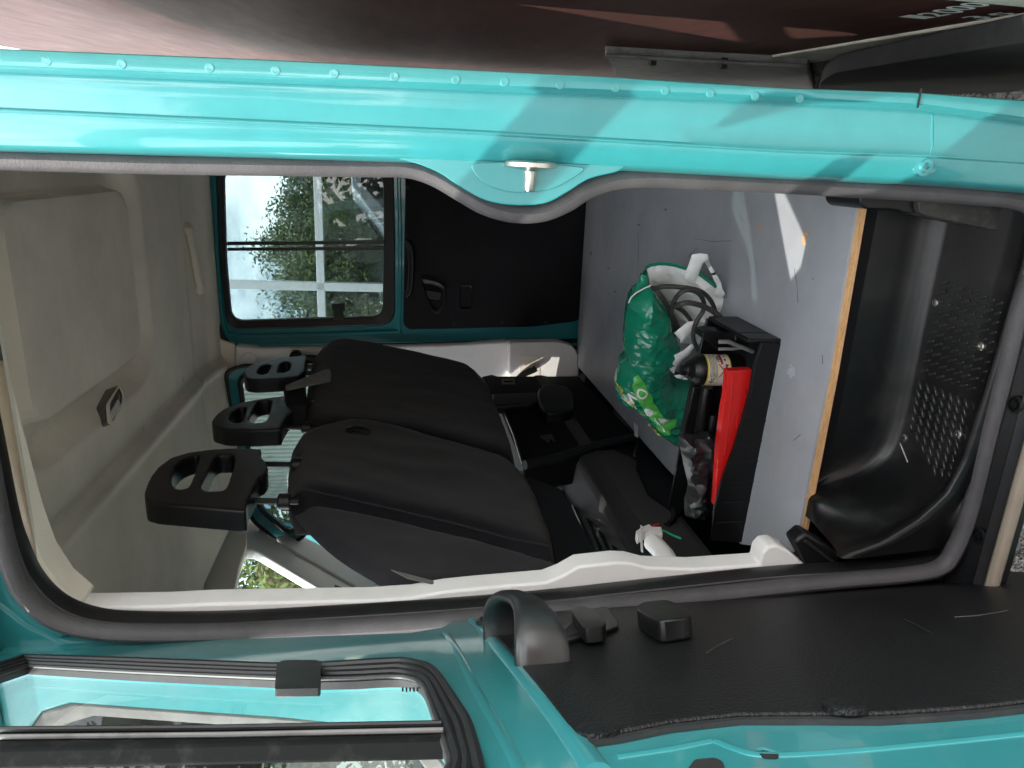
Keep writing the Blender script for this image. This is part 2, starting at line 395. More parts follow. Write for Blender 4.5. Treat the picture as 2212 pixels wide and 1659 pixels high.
obj('striker_bulge', *prism([PY(x, y, .752) for x, y in bul], (0, .07, 0)), 'teal', van, bevel=.006, seg=3)
obj('striker_pad', *prism([PY(x, y, .748) for x, y in rpoly([(1010, 352), (1040, 395), (1100, 418), (1190, 412), (1240, 385), (1270, 362), (1150, 350)], 30)], (0, .03, 0)), 'teal', van, bevel=.003)
weld = None
for x in (100, 262, 452, 595, 722, 852, 985, 1090, 1210, 1330, 1437, 1535, 1632, 1728):
    p = PY(x, lerp_rows(RA, x) + 22, .7025)
    if weld is None: weld = obj('spot_weld', *lathe(p, [(.0044, .0008), (.0040, -.00005), (.0033, -.0002), (.0024, -.0001), (.0005, -.0001)], 14, V((0, 1, 0))), 'teal', van)
    else: clone(weld, p, van)
obj('post_seam', *tube([PY(1820 + k * .0, lerp_rows(RB, 1820) + 14 + k, .7285 + k * .0001) for k in range(0, 92, 10)], .0016, 8), 'teal', van)
obj('post_seam', *tube([PY(2012 - (k > 75) * 4, lerp_rows(RB, 2012) + 12 + k, .7285 + k * .0001) for k in range(0, 92, 10)], .0022, 8), 'teal', van)
obj('post_crack', *box(PY(1986, 212, .7015), (.009, .001, .0006)), 'rubber_dark', van)
obj('post_bolt', *lathe(PY(1995, 358, .742), [(.011, 0), (.011, -.002), (.0075, -.0025), (.007, -.006), (.004, -.006), (.0035, -.003), (.0005, -.003)], 18, V((0, 1, 0))), 'teal', van)
obj('bolt_bracket', *prism([PY(x, y, .741) for x, y in rpoly([(1968, 338), (2030, 340), (2022, 375), (1975, 378)], 12)], (0, .01, 0)), 'teal', van, bevel=.002)
stk = obj('striker', *lathe(PY(1146, 352, .742), [(.0005, .002), (.024, .002), (.027, 0), (.027, -.004), (.012, -.006), (.0065, -.008), (.0055, -.014), (.0055, -.026), (.0045, -.028), (.0005, -.0285)], 28, V((1, 0, 0))), 'steel', van)
# --- flange lip of the outer skin, seen on its edge, and the rear wall behind it
obj('rear_wall', *plate([(.055, .87, .28), (.055, 2.46, .28), (.055, 2.46, 1.88), (.055, .87, 1.88)],
                        [[(.055, a, b) for a, b in rrect(.96, .72, 2.36, 1.78, .1)]], (.02, 0, 0)), 'teal', van)
obj('rear_fill_glass', *box((.065, 1.66, 1.25), (.002, .71, .54)), 'glass', van)  # unseen rear pane, its opening enlarged to brighten the interior
# --- door seal
SL = [(-150, 343), (0, 343), (300, 352), (600, 357), (800, 360), (880, 362), (940, 381), (1000, 416), (1050, 444), (1110, 460), (1172, 458), (1225, 437), (1268, 410), (1325, 390), (1400, 384), (1500, 388), (1700, 398),
      (1850, 407), (2000, 416), (2110, 424), (2195, 434), (2250, 462), (2262, 520), (2236, 585), (2206, 660), (2168, 816), (2136, 939), (2098, 1095), (2066, 1180), (2030, 1226), (1950, 1243), (1800, 1256), (1500, 1288), (1200, 1318), (1000, 1337), (800, 1352), (500, 1366), (300, 1368), (190, 1359),
      (110, 1332), (50, 1275), (18, 1200), (-5, 1110), (-60, 850), (-150, 640), (-210, 460), (-200, 370)]
slp = [PY(x, y, .79) for x, y in crv(SL, 5, True)]
obj('door_seal', *tube(slp, .0108, 12, True, flat=1.25, up=V((0, 1, 0))), 'rubber', van)
def inset(path, d):                               # move a loop of the opening inward in X/Z
    cx = V((-.27, 0, 1.1)); out = []
    K = len(path)
    for i in range(K):
        t = (path[(i + 2) % K] - path[i - 2]); n = V((-t.z, 0, t.x)); n.y = 0; n.normalize()
        if n.dot(V((cx.x - path[i].x, 0, cx.z - path[i].z))) < 0 and not (-.15 < path[i].x < .02 and .95 < path[i].z < 1.3): n = -n
        out.append(path[i] + n * d)
    return out
# inner lip of the seal: only round the left and the top, where the photo shows it
LP = [(2040, 1212), (1940, 1228), (1700, 1241), (1400, 1272), (1200, 1294), (1000, 1312), (800, 1326), (500, 1343), (300, 1345), (200, 1337), (125, 1308), (72, 1255), (40, 1190), (15, 1110), (-40, 850), (-110, 640)]
obj('seal_lip', *tube([PY(x, y, .815) for x, y in crv(LP, 5)], .0085, 10, flat=2.6, up=V((0, 1, 0))), 'rubber_dark', van)
obj('seal_bead', *tube([PY(x, y + 4, .80) for x, y in crv(LP, 5)], .0014, 8), 'rubber', van)
# --- white lining of the front post
WT = [(176, 1313), (360, 1309), (450, 1304), (800, 1297), (890, 1291), (962, 1278), (1030, 1271), (1180, 1258), (1215, 1244), (1250, 1224), (1330, 1215), (1362, 1216), (1400, 1226), (1500, 1229), (1600, 1222), (1642, 1219), (1647, 1196), (1660, 1181), (1680, 1178),
      (1705, 1190), (1752, 1231), (1752, 1240), (1700, 1246), (1400, 1278), (1100, 1306), (790, 1330), (500, 1347), (250, 1347), (150, 1330), (140, 1312), (160, 1305)]
obj('post_lining', *prism([PY(x, y, .842) for x, y in WT], (0, .035, 0)), 'white_trim', van, bevel=.006, seg=3)
obj('lining_corner', *prism([PY(x, y, .838) for x, y in [(176, 1313), (140, 1340), (100, 1310), (60, 1250), (28, 1150), (-10, 1000), (-60, 800), (-35, 800), (20, 1005), (55, 1130), (85, 1210), (125, 1270)]], (0, .05, 0)), 'headliner', van, bevel=.008, seg=3)

# --- roof lining
def sst(a, b, x): t = max(0, min(1, (x - a) / (b - a))); return t * t * (3 - 2 * t)
def liner_z(X, Y):
    z = 1.668 + .178 * sst(.80, 1.14, Y) - .022 * sst(2.1, 2.42, Y)
    # raised field with a soft trough round it
    dx = max(-.465 - X, X - (-.085)); dy = max(1.225 - Y, Y - 1.765); r = .05
    q = math.hypot(max(dx + r, 0), max(dy + r, 0)) + min(max(dx + r, dy + r), 0) - r
    z += .040 * sst(-.006, .004, q) * (1 - sst(.03, .085, q))
    if X < -.645: z -= .010 * sst(-.645, -.665, X) + .055 * ((-.66 - X) / .5) ** 1.2 if X < -.66 else .010 * sst(-.645, -.66, X)
    z -= .012 * math.exp(-((X + .675) / .018) ** 2)
    # swell above the far door
    z += .012 * sst(2.15, 2.2, Y) * (1 - sst(2.3, 2.36, Y)) * (1 - sst(-.62, -.55, -X if 0 else -.62))
    return z
def lin(u, v):
    X = -1.16 + u * 1.21; Y = .835 + v * 1.60
    return V((X, Y, liner_z(X, Y)))
obj('roof_lining', *grid(lin, 190, 170), 'headliner', van, ang=60)
obj('roof', *plate([(-1.3, .74, 1.90), (.075, .74, 1.90), (.075, 2.5, 1.90), (-1.3, 2.5, 1.90)], [], (0, 0, .02)), 'teal', van)
obj('sun_block_header', *box((-1.33, 1.62, 1.845), (.035, .80, .075)), 'beige', van, bevel=.01)  # unseen header strip added to stop sun leaking in above the visor
obj('roof_side', *prism([(-2.0, .745, 1.71), (-2.0, .745, 1.90), (.06, .745, 1.90), (.06, .745, 1.71)], (0, .05, 0)), 'teal', van, bevel=.02)
def PL(x, y, off=0.0):
    r = ray(x, y).normalized(); t = .3
    for _ in range(600):
        p = CAM + r * t
        if p.z > liner_z(p.x, p.y): break
        t += .005
    return p - r * off
# clips of the lining
clip = None
for x, y in ((395, 822), (308, 930), (112, 1180)):
    p = PL(x, y, .002)
    if clip is None: clip = obj('lining_clip', *lathe(p, [(.012, .003), (.012, 0), (.009, -.0015), (.0005, -.0015)], 16), 'beige', van)
    else: clone(clip, p, van)
# dome lamp
l0 = PL(247, 873); hx = .05
nrm = V(((liner_z(l0.x + hx, l0.y) - liner_z(l0.x - hx, l0.y)) / (2 * hx), (liner_z(l0.x, l0.y + hx) - liner_z(l0.x, l0.y - hx)) / (2 * hx), -1)).normalized(); lc = l0 + nrm * .016
lamp = lambda l, o=0.0: [PP(x, y, lc + nrm * o, nrm) for x, y in l]
lo_ = rpoly([(228, 874), (257, 829), (268, 846), (266, 870), (239, 919), (231, 913)], 7); li_ = rpoly([(236, 886), (259, 847), (264, 857), (262, 869), (244, 905), (239, 904)], 4)
lo2 = [(x, y) for x, y in lo_]
dl = obj('dome_lamp', *prism(lamp(lo_), nrm * -.04), 'lamp_frame', van, bevel=.002)
obj('lamp_bezel', *ring(lamp(lo_, .001), lamp([(250 + (x - 250) * .74, 873 + (y - 873) * .84) for x, y in lo_], .004), nrm * .004), 'beige', dl, bevel=.001)
obj('lamp_lens', *prism(lamp(rpoly([(238, 894), (256, 862), (260, 872), (260, 878), (243, 908), (239, 906)], 2), .005), nrm * -.004), 'lamp_lens', dl, bevel=.001)
obj('lamp_switch', *prism(lamp([(256, 848), (261, 855), (260, 868), (256, 860)], .005), nrm * -.004), 'grey_steel', dl, bevel=.001)
pe = [V((x, y, liner_z(x, y) + .0005)) for x, y in rrect(-.466, 1.224, -.084, 1.766, .05, 8)]
pe2 = []
for a_, b_ in zip(pe, pe[1:] + pe[:1]):
    for k in range(10): q_ = a_.lerp(b_, k / 10); pe2.append(V((q_.x, q_.y, liner_z(q_.x, q_.y) + .001)))
obj('panel_shade_bead', *tube(pe2, .0028, 6, True, up=V((0, 0, 1))), 'headliner', van)  # slim tube added so the panel edge shows a line of shade
# grab handle over the far door
gh = [PL(x, y, o) for x, y, o in crv([(404, 489, .0), (408, 498, .04), (414, 525, .055), (421, 560, .06), (427, 595, .055), (432, 617, .04), (431, 627, .0)], 6)]
obj('grab_handle', *tube(gh, .013, 12, flat=.8, rs=[.016, .018, .019, .019, .018, .017, .016, .015] + [.0125] * (len(gh) - 16) + [.015, .016, .017, .018, .018, .018, .017, .016]), 'beige', van, bevel=0)

# --- far side door
FY = 2.42
dout = [(444, 300), (450, 560), (462, 640), (471, 690), (482, 722), (503, 742), (540, 746), (850, 740), (1000, 736), (1260, 728), (1275, 560), (1275, 250), (444, 250)]
dout = rpoly([(440, 250), (446, 480), (470, 700), (500, 748), (560, 746), (860, 740), (1262, 730), (1285, 500), (1285, 250)], 26)
win_o = [(463, 378), (474, 560), (488, 690), (846, 686), (850, 500), (846, 340), (463, 340)]
def pxl(l, Y): return [PY(x, y, Y) for x, y in l]
wo_ = rpoly([(466, 348), (474, 560), (490, 712), (853, 702), (853, 500), (848, 345)], 34, 6)
wi_ = rpoly([(482, 366), (487, 560), (499, 694), (826, 684), (829, 500), (827, 376)], 26, 6)
fd = obj('far_door', *plate(pxl(dout, FY), [pxl(wo_, FY)], (0, .05, 0)), 'teal_shaded', van, bevel=.006)
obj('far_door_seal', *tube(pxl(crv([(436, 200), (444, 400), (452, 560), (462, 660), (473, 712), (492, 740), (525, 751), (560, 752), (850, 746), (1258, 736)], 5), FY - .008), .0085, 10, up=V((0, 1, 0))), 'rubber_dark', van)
obj('door_step', *tube(pxl(crv([(462, 345), (470, 560), (484, 702), (505, 722), (560, 724), (840, 716), (862, 700), (864, 500), (860, 340)], 5), FY - .002), .0065, 10, up=V((0, 1, 0))), 'teal_shaded', fd)
obj('window_seal', *ring(pxl(wo_, FY - .006), pxl(wi_, FY + .004), (0, .03, 0)), 'rubber_dark', fd, bevel=.004)
obj('window_pane', *prism(pxl(rpoly([(474, 358), (480, 560), (494, 703), (840, 694), (842, 500), (838, 362)], 26), FY + .022), (0, .003, 0)), 'glass_tint', fd)
dv = obj('window_divider', *prism(pxl([(490, 523), (828, 520), (828, 527), (490, 530)], FY + .002), (0, .018, 0)), 'rubber_dark', fd)
obj('window_divider', *prism(pxl([(491, 536), (828, 533), (828, 540), (491, 542)], FY + .004), (0, .016, 0)), 'rubber_dark', fd)
obj('window_latch', *prism(pxl([(717, 656), (745, 656), (745, 668), (741, 674), (744, 690), (719, 691), (722, 674), (717, 668)], FY - .012), (0, .02, 0)), 'black_plastic', fd, bevel=.002)
fp = rpoly([(872, 330), (876, 400), (873, 560), (871, 700), (882, 712), (1000, 710), (1150, 706), (1252, 694), (1290, 540), (1290, 250)], 14)
obj('far_door_lining', *prism(pxl(fp, FY - .012), (0, .012, 0)), 'black_dull', fd, bevel=.003)
obj('far_pull_handle', *tube(pxl(crv([(876, 522), (884, 532), (888, 560), (888, 600), (884, 630), (876, 640)], 4), FY - .035), .010, 10, flat=1.3), 'black_plastic', fd)
hp = rpoly([(905, 600), (915, 625), (935, 675), (950, 680), (962, 660), (963, 620), (945, 608)], 10)
obj('far_latch_plate', *ring(pxl(hp, FY - .022), pxl([(x * .72 + 936 * .28, y * .72 + 642 * .28) for x, y in hp], FY - .016), (0, .008, 0)), 'black_plastic', fd, bevel=.002)
obj('far_latch_lever', *prism(pxl(rpoly([(918, 625), (955, 632), (952, 648), (925, 645)], 6), FY - .03), (0, .012, 0)), 'black_plastic', fd, bevel=.003)
bo = rrect(992, 616, 1020, 668, 5)
obj('far_lock_cup', *ring(pxl(bo, FY - .018), pxl([(x * .8 + 1006 * .2, y * .85 + 642 * .15) for x, y in bo], FY - .013), (0, .006, 0)), 'black_plastic', fd, bevel=.0015)
plug = None
for x, y in ((880, 405), (981, 699), (1085, 697), (1180, 697)):
    p = PY(x, y, FY - .012)
    if plug is None: plug = obj('lining_plug', *lathe(p, [(.006, 0), (.006, -.003), (.0035, -.004), (.0005, -.004)], 12, V((0, 1, 0))), 'black_plastic', fd)
    else: clone(plug, p, fd)
# outer wall round the far door
obj('far_wall', *plate([(-2.0, FY + .052, .25), (.075, FY + .052, .25), (.075, FY + .052, 1.9), (-1.33, FY + .052, 1.9), (-1.60, FY + .052, 1.15), (-2.0, FY + .052, 1.0)],
                       [pxl(rpoly([(440, 350), (440, 560), (440, 705), (853, 702), (853, 500), (848, 345)], 20), FY + .052), [V((x, FY + .052, z)) for x, z in rrect(-1.31, 1.16, -.70, 1.80, .06)]], (0, .02, 0)), 'teal', van)

# --- white lining between far door and seats
fw = [(508, 746), (560, 752), (850, 747), (1000, 743), (1090, 737), (1115, 741), (1200, 740), (1235, 745), (1249, 762), (1250, 822), (1020, 822), (900, 818), (700, 822), (508, 830)]
obj('far_post_lining', *prism(pxl(fw, 2.385), (0, .04, 0)), 'white_trim', van, bevel=.008, seg=3)
obj('post_ledge', *prism(pxl(rpoly([(1100, 740), (1205, 738), (1238, 748), (1250, 768), (1251, 822), (1100, 822)], 8), 2.345), (0, .05, 0)), 'white_trim', van, bevel=.01, seg=3)
obj('ledge_pocket', *prism(pxl(rpoly([(1123, 768), (1160, 768), (1166, 776), (1166, 822), (1123, 822)], 5), 2.3435), (0, .004, 0)), 'beige', van)
obj('belt_stalk', *tube(pxl([(1115, 822), (1135, 806), (1152, 799), (1158, 795)], 2.33), .012, 10), 'black_plastic', van)
obj('lining_slot', *ring(pxl(rrect(812, 757, 871, 785, 4), 2.384), pxl(rrect(815, 759, 869, 783, 3), 2.384), (0, .002, 0)), 'rubber_dark', van)
obj('belt_anchor', *lathe(PY(640, 768, 2.384), [(.02, 0), (.02, -.02), (.012, -.028), (.0005, -.028)], 18, V((0, 1, 0))), 'black_plastic', van)
obj('belt_guide', *prism(pxl(rpoly([(650, 768), (690, 770), (690, 800), (650, 798)], 8), 2.36), (0, .02, 0)), 'black_plastic', van, bevel=.004)
obj('lining_badge', *lathe(PY(537, 778, 2.384), [(.026, 0), (.026, -.001), (.024, -.003), (.0005, -.004)], 22, V((0, 1, 0))), 'white_trim', van)
obj('upper_lining', *prism(pxl([(470, 730), (508, 745), (508, 812), (480, 830), (440, 800)], 2.40), (0, .03, 0)), 'headliner', van, bevel=.004)

# --- far front door window
ffo = rpoly([(486, 806), (516, 1000), (540, 1120), (606, 1175), (650, 1168), (760, 1000), (760, 790), (520, 790)], 22, 6)
ffi = rpoly([(518, 820), (540, 1000), (562, 1100), (622, 1152), (650, 1135), (735, 1000), (735, 812), (545, 806)], 18, 6)
ff = obj('front_door_frame', *ring(pxl(ffo, 2.37), pxl(ffi, 2.385), (0, .04, 0)), 'teal_shaded', van, bevel=.005)
obj('front_window_seal', *tube(pxl(ffi, 2.378), .009, 8, True, up=V((0, 1, 0))), 'rubber_dark', ff)
obj('front_frame_seal', *tube(pxl(ffo, 2.372), .007, 8, True, up=V((0, 1, 0))), 'rubber_dark', ff)
obj('front_window_pane', *prism(pxl([(510, 800), (530, 1000), (555, 1120), (620, 1165), (660, 1150), (745, 1000), (745, 795)], 2.40), (0, .003, 0)), 'glass_tint', ff)

# --- windscreen corner: header, visor, windscreen post, pane
WSN = V((1, 0, -.45)).normalized()
def PWS(x, y, o=0.0): return PP(x, y, V((-1.25, 2.1, 1.74)) + WSN * o, WSN)
obj('header_lining', *prism([PWS(x, y, .0) for x, y in [(470, 1010), (525, 1010), (535, 1100), (520, 1125), (478, 1160), (440, 1265), (452, 1330), (360, 1330), (400, 1222), (440, 1140)]], (-.03, 0, 0)), 'beige', van, bevel=.01)
obj('sun_visor', *prism([PWS(x, y, .03) for x, y in rpoly([(492, 1118), (532, 1118), (533, 1176), (516, 1225), (496, 1330), (452, 1330), (438, 1266), (478, 1160)], 14)], (-.022, 0, 0)), 'beige', van, bevel=.007, seg=3)
obj('sun_visor', *prism([(-1.27, .95, 1.80), (-1.27, 1.87, 1.80), (-1.325, 1.87, 1.55), (-1.325, .95, 1.55)], (-.02, 0, 0)), 'beige', van, bevel=.006)  # unseen near-side visor, added to block sun coming through the windscreen
obj('interior_mirror', *lathe(PWS(383, 1308, .05), [(.001, -.03), (.03, -.03), (.05, -.01), (.05, .01), (.02, .03), (.001, .03)], 16, V((0, 1, 0))), 'rubber_dark', van)
obj('windscreen_post', *prism([PWS(x, y, -.02) for x, y in [(520, 1170), (528, 1110), (560, 1118), (575, 1152), (640, 1192), (780, 1264), (797, 1274), (795, 1310), (745, 1310), (700, 1277), (560, 1193), (546, 1187), (533, 1187), (523, 1200), (515, 1225), (502, 1330), (490, 1330), (510, 1220)]], (-.04, 0, 0)), 'white_paint', van, bevel=.008, seg=3)
obj('post_sticker', *prism([PWS(x, y, -.018) for x, y in rpoly([(722, 1262), (752, 1274), (755, 1296), (728, 1280)], 3)], (-.002, 0, 0)), 'grey_steel', van)
obj('post_plug', *lathe(PWS(608, 1178, -.018), [(.008, 0), (.008, .002), (.0005, .003)], 12, V((1, 0, 0))), 'white_trim', van)
obj('windscreen', *prism([PWS(x, y, -.035) for x, y in [(505, 1170), (570, 1180), (780, 1320), (490, 1320)]], (-.005, 0, 0)), 'glass', van)
obj('dashboard', *prism([(-1.5, .85, .3), (-1.5, .85, 1.18), (-1.75, .85, 1.2), (-1.75, .85, .3)], (0, 1.55, 0)), 'black_plastic', van, bevel=.03)
obj('lower_lining', *prism([PWS(x, y, -.012) for x, y in [(596, 1158), (640, 1150), (720, 1190), (900, 1285), (880, 1345), (770, 1345), (790, 1278), (640, 1194)]], (-.02, 0, 0)), 'white_trim', van, bevel=.006)

# --- floor, step well
obj('cab_side_lining', *box((-.97, 2.43, .46), (.36, .012, .155)), 'black_dull', van)
obj('cab_floor', *box((-1.05, 1.62, .43), (.95, .80, .02)), 'black_dull', van)
obj('load_floor', *prism([(-.65, .935, .602), (.05, .935, .602), (.05, 2.45, .602), (-.65, 2.45, .602)], (0, 0, -.03)), 'black_dull', van)
well_top, tread_z = .60, .452
FOOT = [(-.80, .70), (-.47, .615), (-.462, .605), (-.452, .577), (-.439, .532), (-.423, .507), (-.405, .490), (-.385, .482), (-.36, .478), (-.339, .476), (-.30, .476), (-.2, .478), (.2, .478)]
RIM = [(-.80, .75), (-.51, .645), (-.496, .629), (-.476, .572), (-.445, .525), (-.425, .506), (-.404, .488), (-.38, .480), (-.355, .473), (-.268, .466), (-.166, .461), (-.105, .458), (.2, .456)]
def well(u, v):                                   # riser, curved foot, tread and its ramp at the front end: one moulded sheet
    X = -.50 + u * .56
    zf = min(lerp_rows(FOOT, X), .612); zr = lerp_rows(RIM, X); h = max(.003, .600 - zf); q = min(1, h / .06)
    prof = [(.936, zf + h), (.934, zf + h * .6), (.931, zf + .034 * q), (.925, zf + .016 * q), (.914, zf + .005 * q), (.900, zf)]
    for k in range(1, 5): t = k / 5; prof.append((.900 - .085 * t, zf * (1 - t) + (zr - .010) * t))
    prof += [(.812, zr - .008), (.806, zr - .003), (.800, zr), (.794, zr - .002), (.791, zr - .010), (.790, zr - .022)]
    k = v * (len(prof) - 1); i = min(len(prof) - 2, int(k + 1e-6)); t = k - i
    return V((X, prof[i][0] * (1 - t) + prof[i + 1][0] * t, prof[i][1] * (1 - t) + prof[i + 1][1] * t))
sw = obj('step_well', *grid(well, 80, 45), 'well_plastic', van, ang=70)
obj('well_front', *grid(lambda u, v: V((-.50 + u * .44, .790 + .02 * v, lerp_rows(RIM, -.50 + u * .44) - .021 - v * (lerp_rows(RIM, -.50 + u * .44) - .455) * .95)), 40, 2), 'black_plastic', van)
obj('well_end', *prism([PY(x, y, .835) for x, y in [(1716, 1172), (1742, 1150), (1812, 1192), (1818, 1236), (1752, 1238)]], (0, .03, 0)), 'black_plastic', van, bevel=.005)
obj('end_groove', *tube([PY(x, y, .833) for x, y in [(1738, 1168), (1800, 1215)]], .003, 8), 'rubber_dark', van)
obj('corner_moulding', *prism([PY(x, y, .86) for x, y in rpoly([(1858, 410), (1990, 410), (1985, 460), (1960, 462), (1930, 452), (1870, 452), (1858, 440)], 12)], (0, .08, 0)), 'black_plastic', van, bevel=.01, seg=3)
obj('corner_lining', *prism([PY(x, y, .85) for x, y in rpoly([(1985, 408), (2110, 425), (2180, 455), (2204, 520), (2186, 530), (2160, 500), (2100, 487), (1985, 462)], 16)], (0, .05, 0)), 'cable', van, bevel=.01, seg=3)
# raised grips on the tread
nub = MB()
def tread_at(x, y):
    z = .47
    for _ in range(6):
        p = PZ(x, y, z); t = max(0, min(1, (.900 - p.y) / .085)); z = lerp_rows(FOOT, p.x) * (1 - t) + (lerp_rows(RIM, p.x) - .010) * t
    return PZ(x, y, z)
for a0_, rows, cols, fx, fy, d_ in ((0, 10, 9, lambda i, j: 2022 + j * 17.0 - i * 4.6, lambda i, j: 606 + j * 6.3 + i * 21.0, (.42, -.9, 0)), (1, 10, 9, lambda i, j: 1988 + j * 16.6 - i * 3.9, lambda i, j: 832 + j * 6.6 + i * 17.6, (.8, .55, 0))):
    for i in range(rows):
        for j in range(cols):
            if a0_ and j < i - 5: continue
            p = tread_at(fx(i, j), fy(i, j))
            if p.y > .912 or p.y < .812: continue
            a = V(d_).normalized(); nub.add(box(p + V((0, 0, .0004)), (.0074, .0016, .0016), (a, V((-a.y, a.x, 0)), V((0, 0, 1)))))
nb = nub.build('tread_grips', 'grip_plastic', sw, bevel=.0006, seg=1); nb['kind'] = 'stuff'
scr = None
for x, y in ((2022, 654), (2120, 748), (1954, 946), (2071, 938)):
    p = tread_at(x, y) + V((0, 0, .001))
    if scr is None: scr = obj('tread_screw', *lathe(p, [(.0062, -.001), (.0062, .002), (.0045, .003), (.003, .003), (.0028, .001), (.0005, .001)], 16), 'screw_metal', sw)
    else: clone(scr, p, sw)
obj('well_scratch', *tube([tread_at(x, y) + V((0, 0, .001 + h * .3)) for x, y, h in [(1922, 912, .012), (1936, 926, .006), (1942, 945, .002), (1950, 968, .0005), (1962, 998, 0)]], .0022, 6, flat=.4), 'white_trim', sw)
# --- sill
sl = lambda y0, z0, y1, z1, nm, m, bv=.003: obj(nm, *prism([(-.62, y0, z0), (.02, y0, z0), (.02, y1, z1), (-.62, y1, z1)], (0, .0, -.02)), m, van, bevel=bv)
sl(.757, .440, .80, .455, 'sill_cover', 'black_plastic')
sl(.738, .432, .756, .452, 'sill_groove', 'rubber_dark')
obj('sill_strip', *prism([(-.62, .720, .455), (.04, .720, .455), (.04, .720, .440), (-.62, .720, .440)], (0, .016, 0)), 'sand_sill', van, bevel=.006)
bolt = None
for x, y in ((2195, 874), (2115, 1157)):
    p = PY(x, y, .765); p.z = .4505 - 0; p = PZ(x, y, .448)
    if bolt is None: bolt = obj('sill_bolt', *lathe(p, [(.012, -.002), (.012, .002), (.009, .003), (.0085, .0005), (.0055, .0005), (.0055, .004), (.0005, .004)], 16), 'black_plastic', van)
    else: clone(bolt, p, van)

# --- seats
PSN = V((1, 0, -.16)).normalized()
def seat_shape(fr, X0, thick, name, m, side=None):
    p0 = V((X0, 1.2, 1.42))
    pts = [PP(x, y, p0, V((1, 0, -.20)).normalized()) for x, y in fr]
    return pts
def PS(x, y, o=0.0): n = V((1, 0, -.20)).normalized(); return PP(x, y, V((-.545, 1.2, 1.42)) + n * o, n)
sn = V((1, 0, -.20)).normalized()
def seat_pillow(name, outl, m, df, db, edge, parent, step=.014):
    pts = [PS(x, y) for x, y in outl]; p0 = PS(900, 1050)
    (vs, fs), onto = pillow(pts, p0, sn, df, db, wr=.0035, wf=9, step=step, edge=edge)
    return obj(name, vs, fs, m, parent, ang=180), onto
bench = obj('seat_cushion', *prism([(-1.12, .90, .62), (-.70, .90, .62), (-.66, .90, .80), (-1.10, .90, .86)], (0, 1.4, 0)), 'cloth', van, bevel=.04, seg=3)
far_o = crv([(655, 905), (662, 860), (672, 800), (684, 768), (720, 748), (785, 754), (860, 770), (950, 789), (1000, 801), (1030, 818), (1060, 858), (1085, 920), (1112, 1005), (1080, 1010), (980, 985), (880, 960), (760, 945), (690, 945)], 3, True)
sbf, _ = seat_pillow('double_seat_back', far_o, 'cloth', .035, .09, .05, van)
near_o = crv([(622, 1085), (625, 1015), (640, 962), (690, 938), (770, 927), (860, 945), (960, 972), (1060, 1000), (1105, 1022), (1150, 1080), (1180, 1160), (1197, 1225), (1180, 1226), (1100, 1200), (1000, 1173), (900, 1148), (800, 1125), (700, 1108), (640, 1106)], 3, True)
# near seat: back face plus a side wall that turns away to the left
sb, onto = seat_pillow('single_seat_back', near_o, 'cloth', .035, .06, .035, van)
side_o = crv([(621, 1082), (634, 1112), (664, 1150), (728, 1208), (808, 1258), (866, 1284), (1000, 1292), (1195, 1275), (1198, 1225), (1100, 1195), (1000, 1168), (900, 1143), (800, 1120), (700, 1102)], 3, True)
pw, _ = pillow([PS(x, y, -.01) for x, y in side_o], PS(900, 1200, -.01), sn, .018, .008, wr=.002, wf=9, step=.012, edge=.03)
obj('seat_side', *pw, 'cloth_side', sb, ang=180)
seam = [onto(PS(x, y), .0005) for x, y in crv([(626, 1092), (700, 1101), (800, 1119), (900, 1142), (1000, 1167), (1100, 1194), (1180, 1216)], 8)]
obj('seam', *tube(seam, .0018, 6), 'cloth_side', sb)
obj('zip_pull', *tube([PS(x, y, .05) for x, y in [(752, 930), (762, 926), (780, 928), (800, 934)]], .007, 8, flat=.6), 'black_plastic', sbf)
ap = [(1105, 1018), (1150, 1030), (1213, 1056), (1250, 1120), (1290, 1190), (1310, 1260), (1200, 1262), (1196, 1210), (1180, 1140), (1150, 1075)]
obj('seat_skirt', *prism([PS(x, y, -.02) for x, y in ap], sn * -.02), 'black_plastic', sb, bevel=.006)
obj('skirt_hem', *tube([PS(x, y, -.012) for x, y in crv([(1098, 1016), (1125, 1040), (1155, 1085), (1180, 1145), (1192, 1210), (1198, 1260)], 5)], .004, 8), 'cable', sb)
obj('worn_corner', *prism([PS(x, y, .03) for x, y in [(845, 1232), (900, 1246), (960, 1262), (1000, 1268), (930, 1262), (880, 1250)]], sn * .001), 'grey_steel', sb)
tag_m = obj('seat_tag', *prism([PX(x, y, -.49) for x, y in [(616, 832), (700, 798), (712, 796), (716, 806), (714, 822), (618, 842)]], (-.004, 0, 0)), 'grey_steel', van, bevel=.002)
obj('belt_box', *prism([PX(x, y, -.50) for x, y in [(612, 838), (660, 826), (664, 872), (618, 872)]], (-.06, 0, 0)), 'black_dull', van, bevel=.006)

hk = lambda x, y: (281 + x * .3777, 713 + y * .3777)
def make_headrest(X, out, holes, posts, zt, thick=.036):
    P = lambda l: [PX(*hk(x, y), X) for x, y in l]
    vs, fs = plate(P(rpoly(out, 14, 3)), [P(rpoly(h, 26, 3)) for h in holes], (-thick, 0, 0))
    o = obj('headrest', vs, fs, 'black_plastic', van, ang=180)
    rm = o.modifiers.new('round', 'REMESH'); rm.mode = 'VOXEL'; rm.voxel_size = .0022; rm.use_smooth_shade = True
    sm = o.modifiers.new('soften', 'SMOOTH'); sm.factor = .5; sm.iterations = 14
    for (x, y) in posts:
        p = PX(*hk(x, y), X - .022)
        obj('headrest_post', *tube([p + V((0, 0, .02)), V((p.x - .004, p.y, zt - .02))], .0052, 10), 'black_plastic', o)
        obj('headrest_collar', *lathe(V((p.x - .003, p.y, zt)), [(.013, -.006), (.013, .009), (.009, .012), (.0055, .012)], 12), 'black_plastic', o)
    return o
